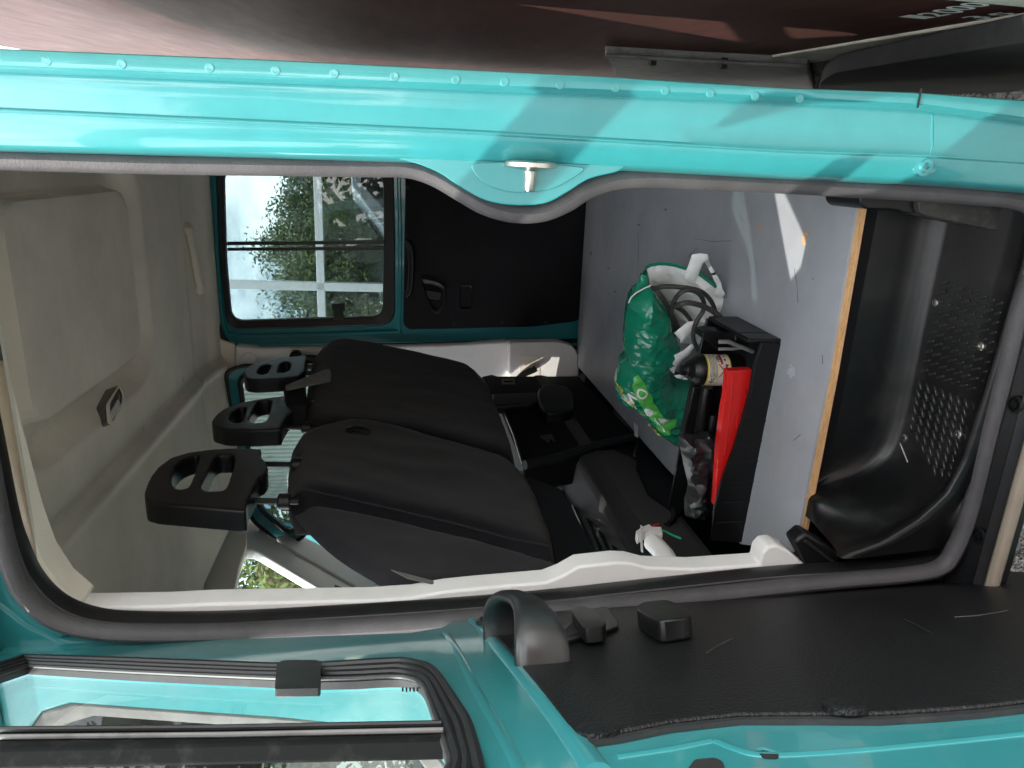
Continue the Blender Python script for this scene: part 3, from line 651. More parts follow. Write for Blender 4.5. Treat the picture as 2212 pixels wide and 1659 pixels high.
make_headrest(-.50, [(84, 975), (80, 925), (108, 850), (160, 780), (230, 728), (330, 697), (460, 680), (600, 672), (753, 677), (745, 722), (772, 745), (792, 790), (770, 828), (738, 842), (722, 880), (668, 985), (662, 1035), (500, 1022), (300, 1005), (150, 992)],
              [[(240, 880), (268, 908), (330, 905), (365, 830), (402, 722), (380, 712), (300, 740), (250, 785), (234, 840)], [(404, 892), (430, 920), (530, 917), (556, 890), (603, 745), (590, 712), (510, 712), (478, 735), (438, 820)]], [(775, 765), (690, 975)], 1.418)
make_headrest(-.505, [(468, 545), (466, 515), (490, 482), (540, 445), (640, 410), (780, 385), (900, 372), (890, 410), (915, 440), (938, 465), (902, 487), (872, 540), (864, 566), (700, 572), (540, 566)],
              [[(565, 515), (588, 532), (640, 527), (655, 480), (668, 440), (620, 442), (578, 475)], [(678, 515), (700, 530), (772, 524), (792, 490), (812, 410), (790, 398), (725, 408), (698, 460)]], [(910, 430), (870, 552)], 1.425)
make_headrest(-.515, [(650, 255), (648, 235), (680, 203), (740, 180), (850, 160), (1000, 142), (1016, 155), (1002, 190), (1002, 232), (965, 262), (850, 276), (720, 282), (664, 275)],
              [[(722, 240), (745, 257), (787, 247), (808, 205), (790, 195), (742, 208)], [(838, 247), (882, 242), (917, 226), (922, 190), (900, 178), (858, 188)]], [(1010, 185), (985, 250)], 1.43)

# --- black base behind the seats and cab floor fittings
base = [(1040, 813), (1062, 808), (1075, 812), (1250, 812), (1375, 942), (1290, 975), (1132, 1003), (1108, 950), (1085, 890), (1058, 850)]
sbx = obj('seat_base', *prism([PX(x, y, -.672) for x, y in base], (-.08, 0, 0)), 'black_dull', van, bevel=.006)
obj('base_rib', *prism([PX(x, y, -.655) for x, y in [(1062, 850), (1160, 846), (1172, 832), (1180, 862), (1150, 872), (1066, 876)]], (-.03, 0, 0)), 'black_plastic', sbx, bevel=.008, seg=3)
obj('base_bulge', *prism([PX(x, y, -.64) for x, y in rpoly([(1160, 840), (1180, 828), (1225, 832), (1240, 850), (1240, 885), (1180, 892), (1165, 872)], 12)], (-.05, 0, 0)), 'black_plastic', sbx, bevel=.012, seg=3)
obj('base_latch', *ring([PX(x, y, -.668) for x, y in rrect(1084, 818, 1112, 828, 3)], [PX(x, y, -.668) for x, y in rrect(1087, 820, 1109, 826, 2)], (-.006, 0, 0)), 'grey_steel', sbx)
obj('base_hook', *prism([PX(x, y, -.664) for x, y in [(1166, 940), (1192, 938), (1200, 952), (1196, 954), (1190, 944), (1186, 955)]], (-.004, 0, 0)), 'cable', sbx)
obj('base_edge', *tube([PX(x, y, -.667) for x, y in [(1088, 888), (1110, 940), (1125, 990), (1130, 1004)]], .003, 8), 'grip_plastic', sbx)
obj('base_rail', *tube([PX(x, y, -.66) for x, y in [(1134, 1004), (1200, 992), (1290, 962), (1372, 946)]], .012, 8), 'black_plastic', sbx)
hump = obj('floor_hump', *tube([PX(x, y, -.74) for x, y in crv([(1212, 1016), (1235, 1006), (1300, 1004), (1380, 1012), (1450, 1030)], 5)], .055, 16, flat=1.2), 'black_dull', van)
for k in range(6):
    a = PX(1236 + k * 17, 1086 + k * 3, -.80); b = PX(1296 + k * 19, 1232 + k * 4, -.70)
    obj('mat_rib', *tube([a, (a + b) / 2 + V((.004, 0, 0)), b], .005, 8), 'black_plastic', van)
obj('mat_slab', *prism([PX(x, y, -.80) for x, y in [(1210, 1060), (1420, 1080), (1560, 1260), (1260, 1270)]], (-.03, 0, 0)), 'black_dull', van)
obj('seat_lever', *tube([PX(x, y, -.68) for x, y in [(1440, 1068), (1455, 1100), (1456, 1120), (1440, 1135)]], .006, 8), 'black_plastic', van)
obj('seat_lever', *tube([PX(x, y, -.68) for x, y in [(1384, 938), (1376, 960), (1370, 985)]], .004, 8), 'cable', van)
obj('mat_wall', *prism([PX(x, y, -.672) for x, y in [(1380, 948), (1470, 1045), (1470, 1100), (1400, 1060), (1375, 1000)]], (-.02, 0, 0)), 'black_dull', van)
bs = None
for x, y in ((1125, 1022), (1211, 1053), (1237, 1240)):
    p = PS(x, y, .004)
    if bs is None: bs = obj('skirt_clip', *lathe(p, [(.005, 0), (.005, .003), (.0005, .004)], 10, sn), 'screw_metal', van)
    else: clone(bs, p, van)

# --- van side in front of the opening, seen through the open door's pane
YB = .775
wv = [(-.635, YB, 1.665), (-.66, YB, 1.69), (-1.45, YB, 1.69), (-1.75, YB, 1.16), (-.80, YB, 1.16), (-.76, YB, 1.19), (-.70, YB, 1.35)]
bw = [V((-.655, YB, 1.665))] + [V((a, YB, b)) for a, b in [(-.69, 1.69), (-1.45, 1.69), (-1.8, 1.17), (-.80, 1.17), (-.745, 1.20), (-.715, 1.27), (-.69, 1.38), (-.665, 1.52), (-.645, 1.63)]]
bw2 = [V(((p.x + .95) * .92 - .95, YB + .004, (p.z - 1.43) * .9 + 1.43)) for p in bw]
obj('front_side', *plate([(-2.05, YB, .25), (-.585, YB, .25), (-.578, YB, 1.71), (-2.05, YB, 1.71)], [bw], (0, .03, 0)), 'teal', van, bevel=.004)
fsw = obj('side_window_frame', *ring(bw, bw2, (0, .02, 0)), 'grey_steel', van, bevel=.004)
obj('side_window_pane', *prism([p + V((0, .01, 0)) for p in bw2], (0, .003, 0)), 'glass_dark', fsw)
obj('window_bar', *prism([(-.90, YB + .003, 1.2), (-.86, YB + .003, 1.2), (-.86, YB + .003, 1.68), (-.90, YB + .003, 1.68)], (0, .01, 0)), 'rubber_dark', fsw)
obj('front_lining', *prism([(-1.7, .83, .35), (-.61, .83, .35), (-.61, .83, 1.14), (-1.7, .83, 1.14)], (0, .02, 0)), 'black_dull', van)
obj('hinge_post', *prism([PY(x, y, .80) for x, y in [(-200, 1290), (0, 1296), (60, 1345), (140, 1385), (300, 1392), (700, 1390), (1000, 1372), (1000, 1430), (-200, 1470)]], (0, .03, 0)), 'teal', van, bevel=.008, seg=3)
obj('upper_post', *prism([PY(x, y, .802) for x, y in [(-220, 340), (-235, 480), (-160, 700), (-70, 900), (-22, 1110), (0, 1205), (36, 1290), (80, 1340), (150, 1372), (100, 1420), (-220, 1400), (-300, 900), (-300, 340)]], (0, .03, 0)), 'teal', van, bevel=.008, seg=3)

# --- the open side door
def dpx(l, o=0.0): return [PD(x, y, o) for x, y in l]
edge_px = [(60, 1388), (300, 1382), (600, 1377), (880, 1367), (950, 1355), (975, 1342), (1000, 1334), (1040, 1331), (1260, 1307), (1560, 1275), (1840, 1245), (2000, 1234), (2212, 1243)]
ew = [PD(x, y) for x, y in edge_px]
low = ew[-1]
door_o = [DU(.02, 1.72), ] + ew + [DU((low - DP0).dot(DD) + .10, .24), DU(.70, .22), DU(.72, 1.2), DU(.66, 1.62), DU(.58, 1.72)]
win_h = rpoly([(-150, 1440), (60, 1425), (300, 1433), (600, 1446), (700, 1444), (800, 1436), (880, 1432), (935, 1447), (965, 1490), (1010, 1560), (1082, 1670)], 14, 4)
whole = [PD(x, y) for x, y in win_h[5:-5]] + [DU(.615, 1.20), DU(.60, 1.42), DU(.54, 1.62), DU(.50, 1.655), DU(.14, 1.655)]
wglass = [(60, 1448), (300, 1462), (600, 1476), (720, 1480), (840, 1474), (885, 1477), (912, 1492), (928, 1530), (950, 1600), (972, 1668)]
# door shell
dv_ = plate(door_o, [whole], DNT * -.008)
door = obj('open_door', *dv_, 'teal', van, bevel=.006, seg=3); door['label'] = 'open side door with black inner panel and sliding window'
obj('outer_skin', *prism([p + DNT * -.03 for p in [DU(.01, 1.10)] + ew[8:] + [DU((low - DP0).dot(DD) + .10, .24), DU(.70, .22), DU(.72, 1.10)]], DNT * -.012), 'teal', door, bevel=.004)
lowp = [p for p in ew]
def on(l, o): return [p + DNT * o for p in l]
gin = [PD(x, y, -.004) for x, y in crv(wglass, 4)] + [DU(.575, 1.22, -.004), DU(.56, 1.42, -.004), DU(.51, 1.60, -.004), DU(.47, 1.63, -.004), DU(.17, 1.63, -.004)]
# stacked ribs of the window rubber follow the hole and the pane edge
def loop_resample(l, n):
    d = [0]
    for a, b in zip(l, l[1:] + l[:1]): d.append(d[-1] + (b - a).length)
    out = []; i = 0
    for k in range(n):
        t = d[-1] * k / n
        while d[i + 1] < t: i += 1
        f = (t - d[i]) / max(1e-9, d[i + 1] - d[i]); out.append(l[i].lerp(l[(i + 1) % len(l)], f))
    return out
A_ = loop_resample(whole, 120); B_ = []
for p in A_:
    best = min(((q - p).length, i) for i, q in enumerate(loop_resample(gin, 400)))
    B_.append(loop_resample(gin, 400)[best[1]]) if 0 else None
G4 = loop_resample(gin, 600)
B_ = [min(G4, key=lambda q, p=p: (q - p).length) for p in A_]
wr_ = obj('window_rubber', *ring(on(A_, .004), on(B_, .002), DNT * -.006), 'rubber_dusty', door)
for f, rr in ((.12, .0035), (.42, .003), (.70, .003), (.96, .0022)):
    obj('rubber_rib', *tube([a.lerp(b, f) + DNT * .004 for a, b in zip(A_, B_)], rr, 8, True, up=DNT), 'rubber_dark' if f < .9 else 'rubber_dusty', wr_)
obj('window_pane', *prism([p + DNT * -.006 for p in gin], DNT * -.003), 'glass_door', door)
# sliding-glass divider
dvp = [(-6, 1573), (480, 1569), (955, 1560), (962, 1594), (480, 1606), (-6, 1618)]
dvd = obj('window_divider', *prism(dpx(dvp, .002), DNT * -.012), 'divider_rubber', door, bevel=.002)
obj('divider_rib', *tube(dpx([(-6, 1576), (480, 1572), (955, 1563)], .004), .002, 8), 'rubber_dark', dvd)
obj('divider_rib', *tube(dpx([(-6, 1592), (480, 1587), (958, 1577)], .004), .0016, 8), 'grey_steel', dvd)
obj('window_catch', *prism(dpx(rpoly([(598, 1432), (612, 1425), (688, 1425), (693, 1436), (693, 1486), (594, 1488), (594, 1478)], 6), .008), DNT * -.006), 'black_plastic', door, bevel=.004, seg=3)
# black inner panel
pan_px = [(1036, 1340), (1062, 1337), (1260, 1312), (1560, 1281), (1840, 1250), (2000, 1240), (2100, 1238), (2290, 1246)]
pan = [PD(x, y, .0) for x, y in pan_px]
pl2 = [(2300, 1520), (2212, 1532), (2120, 1543), (2020, 1551), (1900, 1558), (1760, 1558), (1600, 1559), (1450, 1575), (1340, 1598), (1275, 1607), (1245, 1600), (1225, 1578), (1130, 1452)]
pan += [PD(x, y) for x, y in pl2]
obj('inner_panel', *prism(on(pan, .005), DNT * -.0048), 'panel_vinyl', door, bevel=.0015)
obj('panel_edge', *prism([p + DNT * .0002 for p in [PD(x, y) for x, y in [(1036, 1342), (1130, 1452), (1225, 1580), (1245, 1602), (1275, 1609), (1340, 1600), (1450, 1577), (1600, 1561), (1760, 1560), (1900, 1560), (2020, 1553), (2120, 1545), (2212, 1534), (2300, 1522),
         (2300, 1530), (2212, 1542), (2120, 1553), (2020, 1561), (1900, 1568), (1760, 1567), (1600, 1567), (1450, 1584), (1340, 1607), (1272, 1617), (1240, 1609), (1220, 1583), (1126, 1454), (1032, 1342)]]], DNT * .003), 'rubber_dusty', door)
# swaged ridge of the door below the pane
obj('door_ridge', *tube([PD(x, y, -.003) for x, y in crv([(985, 1342), (1025, 1348), (1080, 1408), (1150, 1490), (1225, 1585), (1290, 1680)], 5)], .009, 12, flat=.8, up=DNT), 'teal', door)
obj('door_ridge', *tube([PD(x, y, -.003) for x, y in crv([(962, 1372), (990, 1415), (1030, 1500), (1080, 1590), (1130, 1690)], 5)], .006, 12, flat=.7, up=DNT), 'teal', door)
obj('door_swage', *tube([PD(x, y, -.001) for x, y in crv([(1330, 1640), (1450, 1622), (1520, 1608), (1548, 1606), (1590, 1622), (1650, 1636), (1800, 1630), (2000, 1612), (2212, 1590)], 5)], .004, 10, flat=.6, up=DNT), 'teal', door)
hl = rpoly([(1630, 1622), (1650, 1618), (1688, 1630), (1680, 1637), (1650, 1636)], 6)
obj('door_slot', *ring(on([PD(x, y) for x, y in hl], .001), on([PD(1658 + (x - 1658) * .8, 1628 + (y - 1628) * .75) for x, y in hl], .0005), DNT * -.004), 'teal', door)
obj('door_slot_shade', *prism([PD(1658 + (x - 1658) * .85, 1628 + (y - 1628) * .8, .0012) for x, y in hl], DNT * -.0025), 'under', door)  # flat dark plate, its colour gives the shade inside the slot
h2_ = rpoly([(1478, 1672), (1500, 1640), (1545, 1636), (1562, 1645), (1570, 1680)], 8)
obj('door_slot_shade', *prism([PD(x, y, .0012) for x, y in h2_], DNT * -.0025), 'under', door)  # another dark plate, painting the darkness of the second hole
# pull handle: an arch with two broad feet
f1, f2 = PD(1082, 1380), PD(1174, 1443); arv = []; arf = []
NA = 22
for i in range(NA + 1):
    t = i / NA; a = math.pi * t
    c_ = f1.lerp(f2, .5 - .5 * math.copysign(abs(math.cos(a)) ** .75, math.cos(a))) + DNT * (.050 * math.sin(a) ** .7 if 0 < t < 1 else 0)
    hw = .0125 + .011 * abs(math.cos(a)) ** 1.6 * (.6 + .5 * t); ht = .0055 + .004 * abs(math.cos(a)) * (.6 + .7 * t)
    d1 = DD * math.cos(a) * -1 if 0 else DD
    tan = (DD * math.sin(a) + DNT * math.cos(a)).normalized(); nor = DNT * math.sin(a) - DD * math.cos(a)
    for k in range(16):
        q = 2 * math.pi * k / 16; ce, se = math.cos(q), math.sin(q)
        arv.append(c_ + V((0, 0, 1)) * hw * math.copysign(abs(ce) ** .6, ce) + nor * ht * math.copysign(abs(se) ** .8, se))
arf = [[i * 16 + k, i * 16 + (k + 1) % 16, (i + 1) * 16 + (k + 1) % 16, (i + 1) * 16 + k] for i in range(NA) for k in range(16)]
obj('pull_handle', arv, arf, 'grip_plastic', door, ang=60)
lp_ = rpoly([(1195, 1372), (1215, 1352), (1290, 1312), (1310, 1308), (1336, 1340), (1336, 1352), (1310, 1362), (1215, 1388)], 14)
lh = obj('latch_plate', *prism(dpx(lp_, .009), DNT * -.006), 'black_plastic', door, bevel=.003)
obj('latch_cup', *prism(dpx(rpoly([(1212, 1368), (1240, 1340), (1290, 1322), (1300, 1345), (1225, 1376)], 10), .0095), DNT * -.004), 'under', door)
obj('latch_lever', *prism(dpx(rpoly([(1232, 1316), (1255, 1308), (1285, 1318), (1310, 1340), (1304, 1352), (1262, 1357), (1245, 1335)], 8), .022), DNT * -.014), 'black_plastic', door, bevel=.005, seg=3)
obj('lock_cover', *prism(dpx(rpoly([(1372, 1312), (1385, 1300), (1440, 1294), (1478, 1308), (1495, 1328), (1480, 1334), (1425, 1340), (1400, 1330)], 10), .026), DNT * -.02), 'black_plastic', door, bevel=.007, seg=4)
dk = None
for x, y in ((1292, 1570), (1826, 1528), (1395, 1303), (1567, 1282), (1803, 1256), (2082, 1241), (1050, 1344)):
    p = PD(x, y, .006)
    if dk is None: dk = obj('panel_plug', *lathe(p, [(.0125, -.004), (.0125, -.0006), (.011, .0002), (.006, .0006), (.0005, .0006)], 20, DNT), 'panel_vinyl', door)
    else: clone(dk, p, door)
for pts in ([(1525, 1412), (1545, 1398), (1568, 1386), (1585, 1378)], [(2062, 1333), (2110, 1330), (2160, 1322), (2178, 1318)], [(1955, 1338), (1985, 1352), (2010, 1366)]):
    obj('panel_scratch', *tube([PD(x, y, .0053) for x, y in pts], .0006, 6, flat=.5), 'cable', door)
# glass stamp (small etched marks)
st = MB()
for k, (x, w) in enumerate(((1592, 4), (1612, 2), (1626, 2), (1640, 5), (1655, 2))):
    pass
for i in range(5):
    x = 868 + i * 8
    st.add(prism([PD(x, 1486, -.0045), PD(x + 4, 1486, -.0045), PD(x + 4, 1494 + (i % 2) * 2, -.0045), PD(x, 1494, -.0045)], DNT * .0004))
st.build('glass_stamp', 'ink', door)

# ================================================================== THINGS IN THE VAN
# --- grey painted plywood board
zb = .62
brd = empty('floor_board', (-.3, 1.6, .602), 'large grey painted plywood board covering the van floor, raw ply edge at the step', 'plywood board')
outl = [PZ(1714, 1192, zb), PZ(1790, 809, zb), V((-.02, .922, zb)), V((.095, .925, zb)), V((.095, 2.405, zb)), V((-.657, 2.40, zb)), V((-.657, 1.46, zb)), PZ(1600, 1176, zb)]
outl = [V((-.563, .917, zb)), V((-.27, .915, zb)), V((.05, .923, zb)), V((.05, 2.395, zb)), V((-.657, 2.36, zb)), V((-.658, 1.46, zb)), V((-.642, 1.08, zb))]
obj('board_sheet', *prism(outl, (0, 0, -.004)), 'board_paint', brd)
for k, (m, th) in enumerate((('ply', .0035), ('bare_wood', .0028), ('ply', .0035), ('bare_wood', .0028))):
    o_ = [p + V((0, .0006 * (k % 2), -.004 - .0034 * k)) for p in outl]
    obj('ply_layer', *prism(o_, (0, 0, -.0032)), m, brd)
def blot(x, y, w, h, m, nm, z=.0008, n=11, rot=0):
    pts = []
    for k in range(n):
        q = 2 * math.pi * k / n; r = random.uniform(.55, 1.1)
        a, b = w * r * math.cos(q), h * r * math.sin(q); pts.append(PZ(x + a * math.cos(rot) - b * math.sin(rot), y + a * math.sin(rot) + b * math.cos(rot), zb + z))
    return obj(nm, *prism(pts, (0, 0, -.0006)), m, brd)
for a in ((1736, 518, 5, 17), (1638, 494, 3, 9), (1463, 461, 2.5, 8), (1742, 505, 6, 5)): blot(*a, 'bare_wood', 'bare_patch')
blot(1708, 802, 9, 17, 'lifted_paint', 'flaking_paint'); blot(1706, 794, 3, 3, 'bare_wood', 'bare_patch', .0014)
for a in ((1276, 548, 2, 5), (1371, 668, 3, 3), (1363, 635, 2.5, 3), (1437, 453, 4, 3)): blot(*a, 'grey_steel', 'paint_scuff')
for pts in ([(1378, 500), (1380, 540), (1377, 600)], [(1716, 580), (1722, 620), (1724, 655)], [(1500, 515), (1540, 522), (1580, 520)], [(1285, 600), (1320, 640), (1350, 655)]):
    obj('board_scratch', *tube([PZ(x, y, zb + .0002) for x, y in pts], .0007, 5, flat=.4), 'grey_steel', brd)

rs_ = random.Random(21)
for k in range(26):
    x, y = rs_.uniform(1300, 1780), rs_.uniform(440, 1100)
    if y > 640 and x < 1690: continue
    a = rs_.uniform(0, 3.14); l_ = rs_.uniform(6, 30)
    obj('board_scratch', *tube([PZ(x, y, zb + .0002), PZ(x + l_ * math.cos(a), y + l_ * math.sin(a), zb + .0002)], .0005, 5, flat=.4), rs_.choice(['grey_steel', 'lifted_paint', 'cable']), brd)
for k in range(14):
    x, y = rs_.uniform(1300, 1790), rs_.uniform(440, 1100)
    if y > 640 and x < 1690: continue
    blot(x, y, rs_.uniform(1, 2.6), rs_.uniform(1, 2.6), rs_.choice(['grey_steel', 'cable', 'bare_wood']), 'paint_scuff', n=7)
# --- green carrier bag
c1 = lambda x, y: (1261.8 + x * .2232, 493.7 + y * .2232)
c2 = lambda x, y: (1261.8 + x * .2232, 822.9 + y * .2232)
ba, bb = V((-.588, 1.446, .62)), V((-.217, 1.285, .62))
bp0, bn = vplane(ba, bb)
if bn.y > 0: bn = -bn
def PB(p, o=0.0): return PP(p[0], p[1], bp0 + bn * o, bn)
bag = empty('carrier_bag', (-.42, 1.5, .62), 'crumpled green and white plastic carrier bag with yellow lettering, cable spilling from it', 'carrier bag')
gb = [c1(*p) for p in [(640, 552), (690, 605), (730, 660), (780, 725), (830, 795), (850, 900), (870, 1000), (925, 1075), (905, 1190), (830, 1290), (845, 1370), (870, 1440), (1000, 1472), (1150, 1545), (1090, 1640), (1010, 1700), (990, 1800)]] + \
     [c2(*p) for p in [(990, 440), (925, 560), (850, 588), (790, 540), (740, 505), (660, 450), (600, 350), (540, 300), (470, 235), (400, 205), (330, 170), (305, 100), (300, 50)]] + [c1(*p) for p in [(325, 1400), (345, 1330), (405, 1260), (385, 1180), (385, 1050), (395, 950), (405, 830), (430, 720), (470, 650), (540, 600)]]
gv, gon = pillow([PB(p) for p in gb], PB(c1(650, 1200)), bn, .052, .07, wr=.0095, wf=38, step=.0048, seed=3, edge=.055)
obj('bag_body', *gv, 'bag_green', bag, ang=20)
fl = [c1(*p) for p in [(600, 375), (640, 545), (560, 590), (480, 628), (500, 560), (535, 480)]]
obj('bag_flap', *pillow([PB(p, .0) for p in fl], PB(c1(560, 520)), bn, .006, .02, wr=.002, wf=40, step=.006)[0], 'bag_green', bag, ang=70)
iw = [c1(*p) for p in [(604, 374), (690, 350), (790, 352), (900, 370), (1000, 395), (1110, 445), (1200, 505), (1280, 560), (1330, 590), (1382, 650), (1370, 770), (1355, 850), (1290, 850), (1250, 900), (1230, 1010), (1120, 1120), (930, 1110), (880, 1000), (840, 800), (735, 650), (650, 555)]]
bi0, bin_ = bp0 + V((0, 0, .006)), (bn + V((0, 0, .75))).normalized()
obj('bag_inside', *pillow([PP(p[0], p[1], bi0, bin_) for p in iw], bi0, bin_, .004, .008, wr=.008, wf=34, step=.0055, seed=9, edge=.04)[0], 'bag_white', bag, ang=25)
obj('bag_rim', *tube([PP(*c1(x, y), bi0 + bin_ * .004, bin_) for x, y in [(598, 378), (640, 355), (720, 340), (790, 342), (880, 355), (990, 388)]], .004, 8, flat=.6), 'bag_green', bag)
obj('bag_rim', *tube([PP(*c1(x, y), bi0 + bin_ * .004, bin_) for x, y in [(1105, 430), (1160, 470), (1220, 515), (1282, 565)]], .005, 8, flat=.6), 'bag_green', bag)
obj('bag_fold', *tube([PB(c1(x, y), .012) for x, y in [(645, 550), (580, 580), (500, 625), (455, 665), (430, 720)]], .0014, 6), 'bag_white', bag)
hd = [[(985, 420), (1045, 252), (1120, 240), (1195, 248), (1208, 300), (1150, 335), (1105, 450), (1070, 530), (970, 480)],
      [(1140, 270), (1190, 260), (1235, 370), (1285, 450), (1325, 520), (1340, 590), (1385, 655), (1330, 680), (1270, 660), (1245, 640), (1285, 560), (1230, 440)],
      [(1245, 740), (1300, 650), (1385, 655), (1360, 850), (1320, 845), (1300, 800)],
      [(872, 1012), (960, 935), (1010, 900), (1070, 898), (1150, 905), (1185, 935), (1175, 985), (1120, 1050), (1060, 1100), (1095, 1000), (1060, 960), (1010, 1040), (935, 1115), (925, 1070)],
      [(815, 1290), (870, 1225), (960, 1180), (1060, 1095), (1080, 1130), (1020, 1220), (950, 1270), (900, 1330), (870, 1410), (830, 1370)],
      [(860, 1420), (960, 1410), (1010, 1440), (1000, 1468), (900, 1448)]]
for k, l in enumerate(hd):
    off = .012 if k in (0, 1) else .045 if k > 2 else 0
    obj('bag_handle', *pillow([PB(c1(*p), off) for p in l], PB(c1(*l[0]), off), bn, .005, .004, wr=.0012, wf=30, step=.005, seed=k * 3)[0], 'bag_white', bag, ang=70)
# printed leaf and lettering lie on the bag's own skin
def skin(name, poly, m, lift):
    pts = [PB(p) for p in poly]
    e = V((0, 0, 1)).cross(bn).normalized()
    p2 = [V((p.dot(e), p.z)) for p in pts]; K = len(p2); xs = [q.x for q in p2]; ys = [q.y for q in p2]; add = []
    x = min(xs)
    def ins(p):
        c = False; j = K - 1
        for i in range(K):
            if (p2[i].y > p.y) != (p2[j].y > p.y) and p.x < (p2[j].x - p2[i].x) * (p.y - p2[i].y) / (p2[j].y - p2[i].y) + p2[i].x: c = not c
            j = i
        return c
    rim = []
    for i in range(K):
        a, b = p2[i], p2[(i + 1) % K]; k = max(1, int((b - a).length / .004)); rim += [a + (b - a) * (j / k) for j in range(k)]
    while x < max(xs):
        y = min(ys)
        while y < max(ys):
            q = V((x, y))
            if ins(q): add.append(q)
            y += .004
        x += .004
    r = delaunay_2d_cdt(rim + add, [], [list(range(len(rim)))], 1, 1e-6)
    base = bp0.dot(bn)
    vs = []
    for q in r[0]:
        p = e * q.x + bn * base + V((0, 0, q.y)); vs.append(gon(p, lift))
    return obj(name, vs, [list(f) for f in r[2]], m, bag, ang=70)
skin('bag_leaf', [c1(*p) for p in [(470, 1285), (520, 1330), (550, 1400), (590, 1450), (590, 1490), (640, 1560), (700, 1655), (760, 1680)]] + [c2(*p) for p in [(835, 215), (790, 290), (740, 405), (690, 400), (640, 290), (560, 190), (500, 90)]] + [c1(*p) for p in [(440, 1470), (412, 1390), (430, 1320)]], 'bag_light', .0016)
def bagtext(s, size, a, b, m, lift=.003):
    vs, fs = textmesh(s, size); A, B = PB(a), PB(b); ex = (B - A); wd = max(v.x for v in vs); ex.normalize(); ey = bn.cross(ex); sc = (B - A).length / wd
    if ey.z < 0: ey = -ey
    return obj('bag_print', [gon(A + ex * v.x * sc + ey * v.y * sc, lift) for v in vs], fs, m, bag)
bagtext('Mo', .03, c1(440, 1600), c2(600, 40) if 0 else c1(560, 1400), 'print_white')
skin('bag_print', [c2(*p) for p in [(520, 130), (530, 95), (560, 88), (600, 110), (605, 150), (580, 180), (545, 180)]], 'print_white', .003)
skin('bag_print', [c2(*p) for p in [(650, 190), (755, 195), (740, 235), (700, 250), (670, 235)]], 'print_white', .003)
for k in range(5): skin('bag_print', [c2(610 + k * 22, 190 + k * 30), c2(622 + k * 22, 186 + k * 30), c2(638 + k * 22, 232 + k * 28), c2(622 + k * 22, 236 + k * 28)], 'print_white', .003)
bagtext('s n re', .02, c2(500, 210), c2(320, 30), 'print_yellow') if 0 else None
bagtext('eat re', .02, c1(450, 1560), c1(330, 1460), 'print_yellow')
bagtext('& re', .02, c2(570, 225), c2(690, 420), 'print_yellow') if 0 else None
for s, a, b in (('Pur', (915, 525), (770, 500)), ('Pur', (0, 0), (0, 0))):
    if a[0]: bagtext('purp', .02, c2(775, 500), c2(920, 530), 'print_yellow')
bagtext('s re', .02, c2(650, 385), c2(760, 470), 'print_yellow')
bagtext('a', .02, c2(505, 200), c2(550, 215), 'print_yellow')

# --- cable
cab = MB()
P1 = [(650, 575, .0), (700, 575, .02), (760, 562, .03), (900, 565, .035), (1050, 583, .035), (1150, 620, .03), (1220, 690, .025), (1262, 780, .02), (1270, 870, .01), (1240, 980, .0)]
P2 = [(905, 1010, -.01), (870, 960, .0), (848, 860, .02), (852, 770, .035), (890, 670, .05), (960, 605, .055), (1040, 598, .055), (1120, 640, .05), (1160, 720, .045), (1150, 800, .045), (1100, 880, .05), (1065, 960, .055), (1055, 1050, .055), (1075, 1120, .05), (1115, 1195, .04)]
P3 = [(860, 750, .03), (930, 735, .06), (1000, 718, .065), (1100, 735, .065), (1180, 765, .065), (1260, 810, .065), (1320, 860, .07), (1360, 930, .075), (1385, 1010, .075)]
P4 = [(690, 590, .01), (740, 650, .015), (800, 740, .015), (850, 830, .015), (900, 930, .01), (930, 1000, .0)]
P5 = [(900, 765, -.01), (960, 800, -.01), (1010, 860, -.005), (1035, 900, 0)]
for P in (P1, P2, P3, P4, P5): cab.add(tube([PB(c1(x, y), o) for x, y, o in crv(P, 6)], .0044 if P is not P3 else .0052, 10))
tag(cab.build('cable', 'cable'), 'thick dark grey electric cable coiled in loops in the mouth of the green carrier bag', 'cable')

# --- black tray with long sides
tray = empty('plastic_tray', (-.44, 1.13, .62), 'long black plastic tray on the grey board, holding bottle and red case', 'tray')
tp, tn = vplane(V((-.256, 1.054, .62)), V((-.637, 1.078, .62)))
if tn.y > 0: tn = -tn
def PT(p, o=0.0): return PP(p[0], p[1], tp + tn * o, tn)
def c1c(x, y): return c1(x, y)
fr_o = [c1(1905, 1112), c1(1832, 1600), c2(1812, 110), c2(1836, 150), c2(1800, 330), c2(1650, 1000), c2(1525, 1562), c2(1230, 1545), c2(1262, 1235), c2(1345, 930), c2(1440, 680), c2(1530, 380), c2(1590, 150), c2(1575, 95), c1(1600, 1640), c1(1650, 1320), c1(1720, 1102)]
obj('tray_side', *prism([PT(p) for p in fr_o], tn * -.006), 'black_plastic', tray, bevel=.002)
bk = PZ(1594, 687, .62) ; q0 = V((-.256, 1.054, .62))
obj('tray_end', *prism([q0 + V((0, -.0, .0)), q0 + V((.0, 0, .058)), V((-.252, 1.215, .678)), V((-.252, 1.215, .62))], (.007, 0, 0)), 'black_plastic', tray, bevel=.002)
obj('tray_side', *prism([V((-.25, 1.215, .62)), V((-.25, 1.215, .68)), V((-.40, 1.225, .69)), V((-.645, 1.235, .70)), V((-.645, 1.235, .62))], (0, .006, 0)), 'black_plastic', tray, bevel=.002)
obj('tray_floor', *prism([V((-.256, 1.06, .6225)), V((-.25, 1.215, .6225)), V((-.645, 1.235, .6225)), V((-.635, 1.082, .6225))], (0, 0, .004)), 'black_dull', tray)
obj('tray_lip', *tube([PT(p, .001) for p in (c1(1720, 1102), c1(1650, 1320), c1(1600, 1640))], .0035, 8), 'black_plastic', tray)
